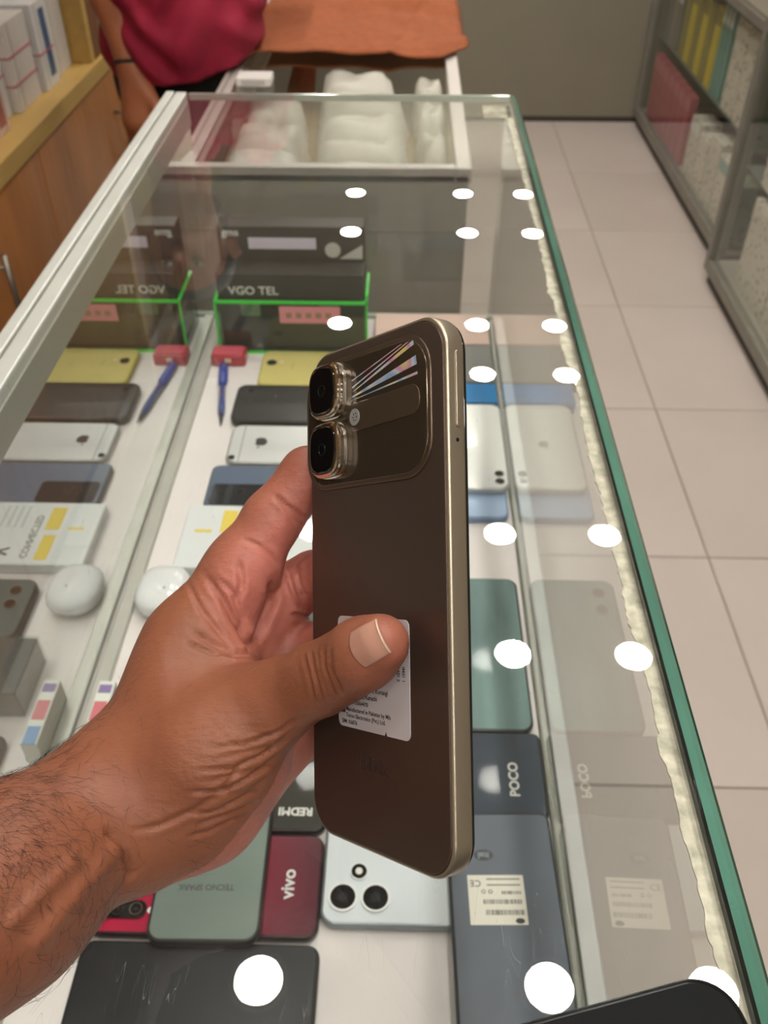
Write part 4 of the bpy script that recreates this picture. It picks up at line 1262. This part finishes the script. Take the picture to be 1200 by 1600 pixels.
# palm folds
crease([(318, 896), (345, 930), (366, 968), (385, 1000), (398, 1022)], .0016, 6, 9, .30)
crease([(335, 900), (362, 925), (378, 965), (384, 1000)], .0010, 5, 9, .30)
crease([(425, 905), (424, 940), (410, 975), (392, 1012)], .0018, 7, 9, .30)
crease([(372, 875), (378, 910), (370, 945)], .0008, 5, 9, .30)
for k in range(6):
    crease([(290 + 7 * k, 905 + 20 * k), (312 + 8 * k, 945 + 15 * k), (345 + 6 * k, 990 + 7 * k)], .0005, 3.5, 9, .29)
crease([(300, 985), (330, 1005), (365, 1020), (395, 1024)], .0009, 5, 9, .29)
crease([(290, 1005), (330, 1020), (370, 1024)], .0006, 4, 9, .29)
# folds at the base of the thumb
for k in range(9):
    y0 = 1140 + k * 17
    j_ = (0, 5, -3, 4, -4, 6, -2, 3, 0)[k]
    crease([(474 - k * 11, y0 - 26 + k * 3), (436 - k * 9, y0 + 4 + j_), (380 - k * 7, y0 + 24 - j_), (318 - k * 3 + 4 * j_, y0 + 30)], (.0007, .0004, .0008, .0005, .0009, .0004, .0007, .0006, .0005)[k], 3.6, .325)
crease([(385, 1185), (350, 1230), (310, 1262), (250, 1290), (200, 1300)], .0005, 5)
crease([(436, 1110), (440, 1150), (452, 1190)], .0010, 5, 9, .31)
crease([(195, 1385), (205, 1360), (190, 1320), (160, 1290)], .0008, 7)
for k in range(12):
    a = 250 + k * 9
    crease([(a, 1120 + (k % 3) * 12), (a + 12, 1135 + (k % 4) * 10), (a + 40, 1132 + (k % 5) * 9), (a + 78, 1128 + (k % 3) * 10)], .00010, 2.6, .31)
# tendons on the wrist
disp += np.where(facing, .0016 * np.exp(-(poly_dist([(60, 1470), (130, 1385), (180, 1330)])[0] / 16) ** 2) + .0012 * np.exp(-(poly_dist([(20, 1440), (110, 1350)])[0] / 14) ** 2), 0)
V = V + N * disp[:, None]
N = vert_normals(V, Q)
# colour masks of the skin itself: pink palm against the brown back
def inside_soft(poly, soft):
    poly = np.array(poly, float)
    ins = np.zeros(len(V), bool)
    j = len(poly) - 1
    for i in range(len(poly)):
        xi, yi = poly[i]; xj, yj = poly[j]
        c_ = ((yi > py) != (yj > py)) & (px < (xj - xi) * (py - yi) / (yj - yi + 1e-9) + xi)
        ins ^= c_; j = i
    d, _ = poly_dist(list(poly) + [poly[0]])
    return np.clip(np.where(ins, .5 + d / soft / 2, .5 - d / soft / 2), 0, 1)
palm_w = np.maximum(inside_soft([(500, 690), (440, 745), (390, 820), (345, 880), (330, 930), (360, 985), (395, 1022), (500, 1040), (700, 1000), (700, 690)], 45) * (V[:, 2] > .305),
                    inside_soft([(500, 1085), (425, 1140), (400, 1195), (330, 1270), (250, 1325), (190, 1375), (200, 1420), (420, 1350), (520, 1200)], 40) * (V[:, 2] > .298))
palm_w = np.maximum(palm_w, .45 * inside_soft([(560, 960), (640, 950), (660, 1040), (560, 1060)], 40) * (V[:, 2] < .29))
Vw = CAM + V @ BASIS
hand_me = np_mesh(Vw, Q)
at_ = hand_me.attributes.new('palm', 'FLOAT', 'POINT')
at_.data.foreach_set('value', palm_w.astype(np.float32))
def skin_material(name, c_back, c_palm, c_mottle, attr=True, scale=1.0):
    mt = bpy.data.materials.new(name); mt.use_nodes = True
    nt = mt.node_tree; b = nt.nodes['Principled BSDF']
    b.inputs['Roughness'].default_value = .50
    b.inputs['Specular IOR Level'].default_value = .38
    b.inputs['Subsurface Weight'].default_value = .12
    b.inputs['Subsurface Radius'].default_value = (.004, .0016, .0008)
    b.inputs['Subsurface Scale'].default_value = 1.0
    co = nt.nodes.new('ShaderNodeTexCoord')
    n1 = nt.nodes.new('ShaderNodeTexNoise'); n1.inputs['Scale'].default_value = 55 * scale; n1.inputs['Detail'].default_value = 6
    nt.links.new(co.outputs['Object'], n1.inputs['Vector'])
    m1 = nt.nodes.new('ShaderNodeMix'); m1.data_type = 'RGBA'
    m1.inputs['A'].default_value = lin(c_back); m1.inputs['B'].default_value = lin(c_palm)
    if attr:
        a = nt.nodes.new('ShaderNodeAttribute'); a.attribute_name = 'palm'
        nt.links.new(a.outputs['Fac'], m1.inputs['Factor'])
    else:
        m1.inputs['Factor'].default_value = 0
    m2 = nt.nodes.new('ShaderNodeMix'); m2.data_type = 'RGBA'
    m2.inputs['B'].default_value = lin(c_mottle)
    r_ = nt.nodes.new('ShaderNodeMapRange'); r_.inputs['From Min'].default_value = .42; r_.inputs['From Max'].default_value = .75; r_.inputs['To Max'].default_value = .45
    nt.links.new(n1.outputs['Fac'], r_.inputs[0]); nt.links.new(r_.outputs[0], m2.inputs['Factor'])
    nt.links.new(m1.outputs['Result'], m2.inputs['A']); nt.links.new(m2.outputs['Result'], b.inputs['Base Color'])
    v1 = nt.nodes.new('ShaderNodeTexVoronoi'); v1.inputs['Scale'].default_value = 850 * scale; v1.feature = 'DISTANCE_TO_EDGE'
    nt.links.new(co.outputs['Object'], v1.inputs['Vector'])
    n2 = nt.nodes.new('ShaderNodeTexNoise'); n2.inputs['Scale'].default_value = 260 * scale; n2.inputs['Detail'].default_value = 5
    nt.links.new(co.outputs['Object'], n2.inputs['Vector'])
    b1 = nt.nodes.new('ShaderNodeBump'); b1.inputs['Strength'].default_value = .12; b1.inputs['Distance'].default_value = .0004
    nt.links.new(v1.outputs['Distance'], b1.inputs['Height'])
    b2 = nt.nodes.new('ShaderNodeBump'); b2.inputs['Strength'].default_value = .45; b2.inputs['Distance'].default_value = .0010
    nt.links.new(n2.outputs['Fac'], b2.inputs['Height']); nt.links.new(b1.outputs[0], b2.inputs['Normal'])
    mp = nt.nodes.new('ShaderNodeMapping'); mp.inputs['Rotation'].default_value = (.5, .3, -.6); mp.inputs['Scale'].default_value = (1.0, 5.0, 2.5)
    nt.links.new(co.outputs['Object'], mp.inputs['Vector'])
    n3 = nt.nodes.new('ShaderNodeTexNoise'); n3.inputs['Scale'].default_value = 170 * scale; n3.inputs['Detail'].default_value = 3; n3.inputs['Distortion'].default_value = .8
    nt.links.new(mp.outputs[0], n3.inputs['Vector'])
    b3 = nt.nodes.new('ShaderNodeBump'); b3.inputs['Strength'].default_value = .35; b3.inputs['Distance'].default_value = .0005
    nt.links.new(n3.outputs['Fac'], b3.inputs['Height']); nt.links.new(b2.outputs[0], b3.inputs['Normal'])
    nt.links.new(b3.outputs[0], b.inputs['Normal'])
    return mt
skin = skin_material('skin', '855139', 'b56d5f', '72402d')
hand = thing('person', 'hairy brown left hand and forearm gripping the brown metallic smartphone', 'hand')
obj('hand', hand_me, skin, hand)

# thumbnail: curved plate on the thumb
tipc, ipc = cs(600, 1001, .2645), cs(550, 1030, .2740)
axis = tipc - ipc; axis /= np.linalg.norm(axis)
mid = (cs(588, 1007, .2640)) + axis * .0052
nrm = np.array([-.10, -.22, -1.0]); nrm -= axis * (nrm @ axis); nrm /= np.linalg.norm(nrm)
lat = np.cross(nrm, axis)
vs, fs = [], []
nu, nv = 16, 14
for lay in (0, 1):
    for i in range(nu + 1):
        for j in range(nv + 1):
            u, v = i / nu * 2 - 1, j / nv * 2 - 1
            wv = .0058 * (1 - .06 * (u < 0) * u * u)
            ln = .0062
            uu = u * ln * (1 - .10 * v * v * (1 if u > 0 else 2.2))
            ang = v * 0.60
            rr = .0097 - .0004 * max(0, u)
            p = mid + axis * uu + lat * (rr * math.sin(ang)) + nrm * (rr * math.cos(ang) + .0007 - (.0005 if lay else 0) - .0012 * max(0, u) ** 2 - .0003 * max(0, -u))
            vs.append(CAM + p @ BASIS)
n1_ = (nu + 1) * (nv + 1)
f = lambda i, j, l=0: l * n1_ + i * (nv + 1) + j
for i in range(nu):
    for j in range(nv):
        fs.append((f(i, j), f(i + 1, j), f(i + 1, j + 1), f(i, j + 1))); fs.append((f(i, j + 1, 1), f(i + 1, j + 1, 1), f(i + 1, j, 1), f(i, j, 1)))
for i in range(nu):
    fs.append((f(i, 0), f(i, 0, 1), f(i + 1, 0, 1), f(i + 1, 0))); fs.append((f(i + 1, nv), f(i + 1, nv, 1), f(i, nv, 1), f(i, nv)))
for j in range(nv):
    fs.append((f(0, j + 1), f(0, j + 1, 1), f(0, j, 1), f(0, j))); fs.append((f(nu, j), f(nu, j, 1), f(nu, j + 1, 1), f(nu, j + 1)))
bm = bmesh.new(); t_ = make_mesh(vs, fs); bm.from_mesh(t_); bpy.data.meshes.remove(t_)
nail = obj('thumbnail', bm_mesh(bm, True), mat('nail', 'b98a78', rough=.28, coat=.3, vary=.05, vscale=200), hand)
# pale free edge of the nail
vs = []
for j in range(15):
    v = j / 14 * 2 - 1
    ang = v * .58; rr = .0095
    p = mid + axis * (.0062 * (1 - .10 * v * v)) + lat * (rr * math.sin(ang)) + nrm * (rr * math.cos(ang) - .0003)
    vs.append(CAM + p @ BASIS)
obj('nail_edge', tube(vs, .00018, 6), mat('nail_edge', 'cbb9a2', rough=.45), nail)

# hairs on the forearm and the back of the wrist
cand = np.where(facing & (px < 330) & (px > -60) & (py > 1000) & (py < 1640))[0]
wgt = np.clip((230 - px[cand]) / 230, 0.04, 1) * np.clip(1 - np.abs((py[cand] - 1290) / 260), .06, 1)
wgt /= wgt.sum()
sel = rng.choice(cand, 800, p=wgt)
vs, fs = [], []
for s in sel:
    p = V[s]; n = N[s]
    d = np.array([.55, .45, 0.0]) + rng.normal(0, .45, 3) * np.array([1, 1, .3])
    d -= n * (d @ n); d /= np.linalg.norm(d) + 1e-9
    sd = np.cross(n, d)
    L_ = rng.uniform(.003, .0085); curl = rng.normal(0, .9)
    base = len(vs)
    for k in range(5):
        t = k / 4
        c = p + d * L_ * t + sd * L_ * curl * t * t + n * (.0003 + .0012 * math.sin(t * 2.2) * rng.uniform(.3, 1))
        r_ = .000065 * (1 - .75 * t)
        for q in range(3):
            a = 2.094 * q
            vs.append(CAM + (c + (sd * math.cos(a) + n * math.sin(a)) * r_) @ BASIS)
        if k:
            for q in range(3):
                l = (q + 1) % 3
                fs.append((base + (k - 1) * 3 + q, base + (k - 1) * 3 + l, base + k * 3 + l, base + k * 3 + q))
hair_o = obj('arm_hair', make_mesh(vs, fs, True), mat('hair_dark', '241710', rough=.5), hand)
hair_o['kind'] = 'stuff'

# =================================================================== SELLER IN THE RED SHIRT
def person_field(lo, hi, h, cones, k):
    fl = Field(lo, hi, h)
    for a, b, ra, rb in cones:
        fl.add(a, b, ra, rb, k)
    return fl
seller = thing('person', 'person in a crimson shirt and dark trousers leaning beside the far counter', 'person', (-.47, 1.80, 0))
SO = np.array([-.47, 1.80, 0.0])
def pobj(name, V, Q, mt):
    me = np_mesh(V - SO, Q)
    return obj(name, me, mt, seller)
hipL, hipR = np.array([-.440, 1.95, .90]), np.array([-.456, 1.81, .90])
chest = np.array([-.46, 1.83, 1.25]); belly = np.array([-.405, 1.80, 1.03])
shR, shL = np.array([-.615, 1.82, 1.37]), np.array([-.300, 1.84, 1.38])
elR, wrR, knR = np.array([-.530, 1.760, 1.145]), np.array([-.484, 1.690, .950]), np.array([-.486, 1.675, .870])
elL, wrL = np.array([-.245, 2.00, 1.16]), np.array([-.225, 2.14, 1.035])
neck, head = np.array([-.46, 1.82, 1.46]), np.array([-.46, 1.80, 1.60])
body = Field((-.72, 1.52, .0), (-.05, 2.12, 1.76), .0055)
A = body.add
for s, hp_ in ((-1, hipR), (1, hipL)):
    kn_ = hp_ + np.array([-.01, -.01, -.42]); an = hp_ + np.array([-.012, .02, -.82])
    A(hp_, kn_, .070, .048, .02); A(kn_, an, .048, .034, .02); A(an + np.array([0, 0, -.03]), an + np.array([0, -.13, -.045]), .036, .028, .02)
A(hipL, hipR, .075, .075, .04)
A((hipL + hipR) / 2, belly, .098, .098, .06); A(belly, chest, .098, .116, .06)
A(chest, (shR + chest) / 2, .11, .08, .05); A(chest, (shL + chest) / 2, .11, .08, .05)
A(shR, elR, .050, .040, .03); A(elR, (elR * .55 + wrR * .45), .040, .036, .02); A(elR * .55 + wrR * .45, wrR, .036, .0255, .02)
A(shL, elL, .050, .038, .03); A(elL, wrL, .038, .026, .02)
A(chest + np.array([0, 0, .08]), neck, .075, .055, .04); A(neck, head + np.array([0, 0, -.06]), .053, .055, .03)
A(head + np.array([0, .015, .035]), head + np.array([0, -.02, -.055]), .088, .066, .03)
A(head + np.array([0, -.085, -.005]), head + np.array([0, -.108, -.035]), .010, .016, .012)
for s in (-1, 1):
    A(head + np.array([s * .086, .01, -.01]), head + np.array([s * .092, .02, .025]), .012, .016, .008)
# hanging hand: palm, four fingers, thumb
A(wrR, knR, .0225, .025, .015); A(wrR + np.array([.012, -.01, -.02]), knR + np.array([.020, -.004, -.005]), .018, .016, .012)
A(wrR + np.array([-.010, .008, -.02]), knR + np.array([-.016, .010, -.005]), .018, .016, .012)
for k in range(4):
    o_ = np.array([-.024 + .016 * k, .014 - .008 * k, 0])
    ln = (.055, .068, .072, .064)[k]
    b0 = knR + o_; b1 = b0 + np.array([.002, .006, -ln * .55]); b2 = b1 + np.array([.004, .020, -ln * .45])
    A(b0, b1, .0100, .0090, .004); A(b1, b2, .0090, .0072, .004)
tb0 = wrR + np.array([.022, -.016, -.025]); tb1 = tb0 + np.array([.022, -.012, -.038]); tb2 = tb1 + np.array([.002, .004, -.030])
A(tb0, tb1, .014, .0112, .010); A(tb1, tb2, .0108, .0082, .006)
# other hand rests on the towel
knL = wrL + np.array([.014, .075, -.012])
A(wrL, knL, .0235, .024, .015); A(wrL + np.array([-.012, .02, 0]), knL + np.array([-.018, 0, 0]), .018, .016, .012); A(wrL + np.array([.012, .02, 0]), knL + np.array([.020, 0, 0]), .018, .016, .012)
for k in range(4):
    ln = (.058, .072, .070, .056)[k]
    b0 = knL + np.array([-.027 + .018 * k, .002, -.002]); b1 = b0 + np.array([.004 * (k - 1.5), ln * .55, -.002]); b2 = b1 + np.array([.003 * (k - 1.5), ln * .42, -.008])
    A(b0, b1, .0100, .0088, .004); A(b1, b2, .0088, .0072, .004)
A(wrL + np.array([-.018, .025, -.002]), wrL + np.array([-.042, .058, -.010]), .0135, .0105, .010); A(wrL + np.array([-.042, .058, -.010]), wrL + np.array([-.044, .086, -.014]), .0102, .0080, .006)
def beside_counter(F, lo, h):
    # cloth and body give way where they press on the far counter's rail and the towel
    ax = [lo[k] + h * np.arange(F.shape[k]) for k in range(3)]
    x, y, z = np.meshgrid(*ax, indexing='ij')
    F = np.maximum(F, np.minimum(x - (FX0 - .0025), (ZF + .0035) - z).astype(np.float32))
    return np.maximum(F, np.minimum(np.minimum(x + .3080, y - 1.765), .9740 - z).astype(np.float32))
body.F = beside_counter(body.F, body.lo, .0055)
Vb, Qb = surface_nets(body.F, body.lo, .0055, 2)
skin2 = skin_material('seller_skin', 'a06242', 'a06242', '85492f', attr=False, scale=.5)
pobj('body', Vb, Qb, skin2)
shirt = Field((-.72, 1.60, .74), (-.12, 2.12, 1.52), .0065)
S_ = shirt.add
S_(np.array([-.428, 1.84, .90]), belly, .124, .126, .05); S_(np.array([-.412, 1.785, .92]), belly, .122, .126, .05); S_(belly, chest, .126, .133, .06)
S_(chest, (shR + chest) / 2, .12, .09, .05); S_(chest, (shL + chest) / 2, .12, .09, .05)
S_(shR, shR * .45 + elR * .55, .060, .056, .03); S_(shL, shL * .45 + elL * .55, .060, .056, .03)
S_(chest + np.array([0, 0, .08]), neck + np.array([0, 0, -.03]), .085, .062, .04)
ax = [shirt.lo[k] + .0065 * np.arange(shirt.n[k]) for k in range(3)]
gx, gy, gz = np.meshgrid(*ax, indexing='ij')
fold = .007 * np.sin(gz * 70 + 26 * gx + 2.5 * np.sin(gx * 34 + gz * 9)) * np.clip((1.14 - gz) / .12, 0, 1) + .006 * np.sin(gx * 75 - gz * 38 + 2 * np.sin(gz * 20))
hem = .925 + .10 * np.clip(gx + .46, -.1, .3) + .22 * np.clip(gx + .36, 0, .2)
SF = np.maximum(shirt.F + fold.astype(np.float32), (hem - gz).astype(np.float32))
SF = np.maximum(SF, (gz - 1.475).astype(np.float32))
SF = beside_counter(SF, shirt.lo, .0065)
Vs, Qs = surface_nets(SF, shirt.lo, .0065, 2)
pobj('shirt', Vs, Qs, mat('crimson_cloth', '8f1030', rough=.85, vary=.10, vscale=30, bump=.5, bscale=900))
tro = Field((-.62, 1.66, .03), (-.22, 2.12, 1.16), .007)
for s, hp_ in ((-1, hipR), (1, hipL)):
    kn_ = hp_ + np.array([0, -.01, -.42]); an = hp_ + np.array([-.012, .02, -.78])
    tro.add(hp_, kn_, .076, .062, .02); tro.add(kn_, an, .062, .052, .02)
tro.add(hipL, hipR, .088, .088, .04); tro.add((hipL + hipR) / 2, belly * .7 + (hipL + hipR) * .15, .114, .120, .05)
tro.F = beside_counter(tro.F, tro.lo, .007)
Vt, Qt = surface_nets(tro.F, tro.lo, .007, 2)
pobj('trousers', Vt, Qt, mat('dark_denim', '17181c', rough=.9, vary=.15, vscale=50))
# hair cap, eyes, mouth and shoes
hr = Field((-.60, 1.66, 1.52), (-.32, 1.96, 1.74), .006)
hr.add(head + np.array([0, .022, .045]), head + np.array([0, .040, -.02]), .092, .082, .02)
ax = [hr.lo[k] + .006 * np.arange(hr.n[k]) for k in range(3)]
gx, gy, gz = np.meshgrid(*ax, indexing='ij')
HF = np.maximum(hr.F, (1.655 - gz - (gy - 1.76) * 1.1).astype(np.float32))
Vh, Qh = surface_nets(HF, hr.lo, .006, 1)
pobj('hair', Vh, Qh, mat('hair_black', '0f0c0a', rough=.5, bump=.8, bscale=300))
for s in (-1, 1):
    ey = obj('eye', squircle_body(.012, .008, .007, 12, 8, 2.0), mat('eye_white', 'd8d2c8', rough=.2), seller, loc=tuple(head + np.array([s * .032, -.076, .008]) - SO))
    obj('pupil', squircle_body(.005, .003, .005, 10, 6, 2.0), BLACK, ey, loc=(0, -.006, 0))
    obj('shoe', squircle_body(.046, .075, .045, 18, 10, 3.0), mat('shoe_black', '141414', rough=.5), seller, loc=(.010, 1.83 - 1.80 - s * .0 + (.11 if s > 0 else -.06), .0455))
obj('mouth', squircle_body(.022, .006, .005, 12, 6, 2.0), mat('lip', '7a4038', rough=.5), seller, loc=tuple(head + np.array([0, -.080, -.062]) - SO))
# thread bracelet on the wrist
pts = []
wc = wrR + np.array([-.004, .004, .012]); ad = (wrR - elR) / np.linalg.norm(wrR - elR)
e1 = np.cross(ad, [0, 1, 0]); e1 /= np.linalg.norm(e1); e2 = np.cross(ad, e1)
for k in range(25):
    a = 2 * math.pi * k / 24
    pts.append(wc + .0275 * (math.cos(a) * e1 + math.sin(a) * e2) - SO + ad * .003 * math.sin(a * 2))
obj('thread_bracelet', tube(pts, .0032, 8, False), mat('thread_dark', '2b2320', rough=.8), seller)
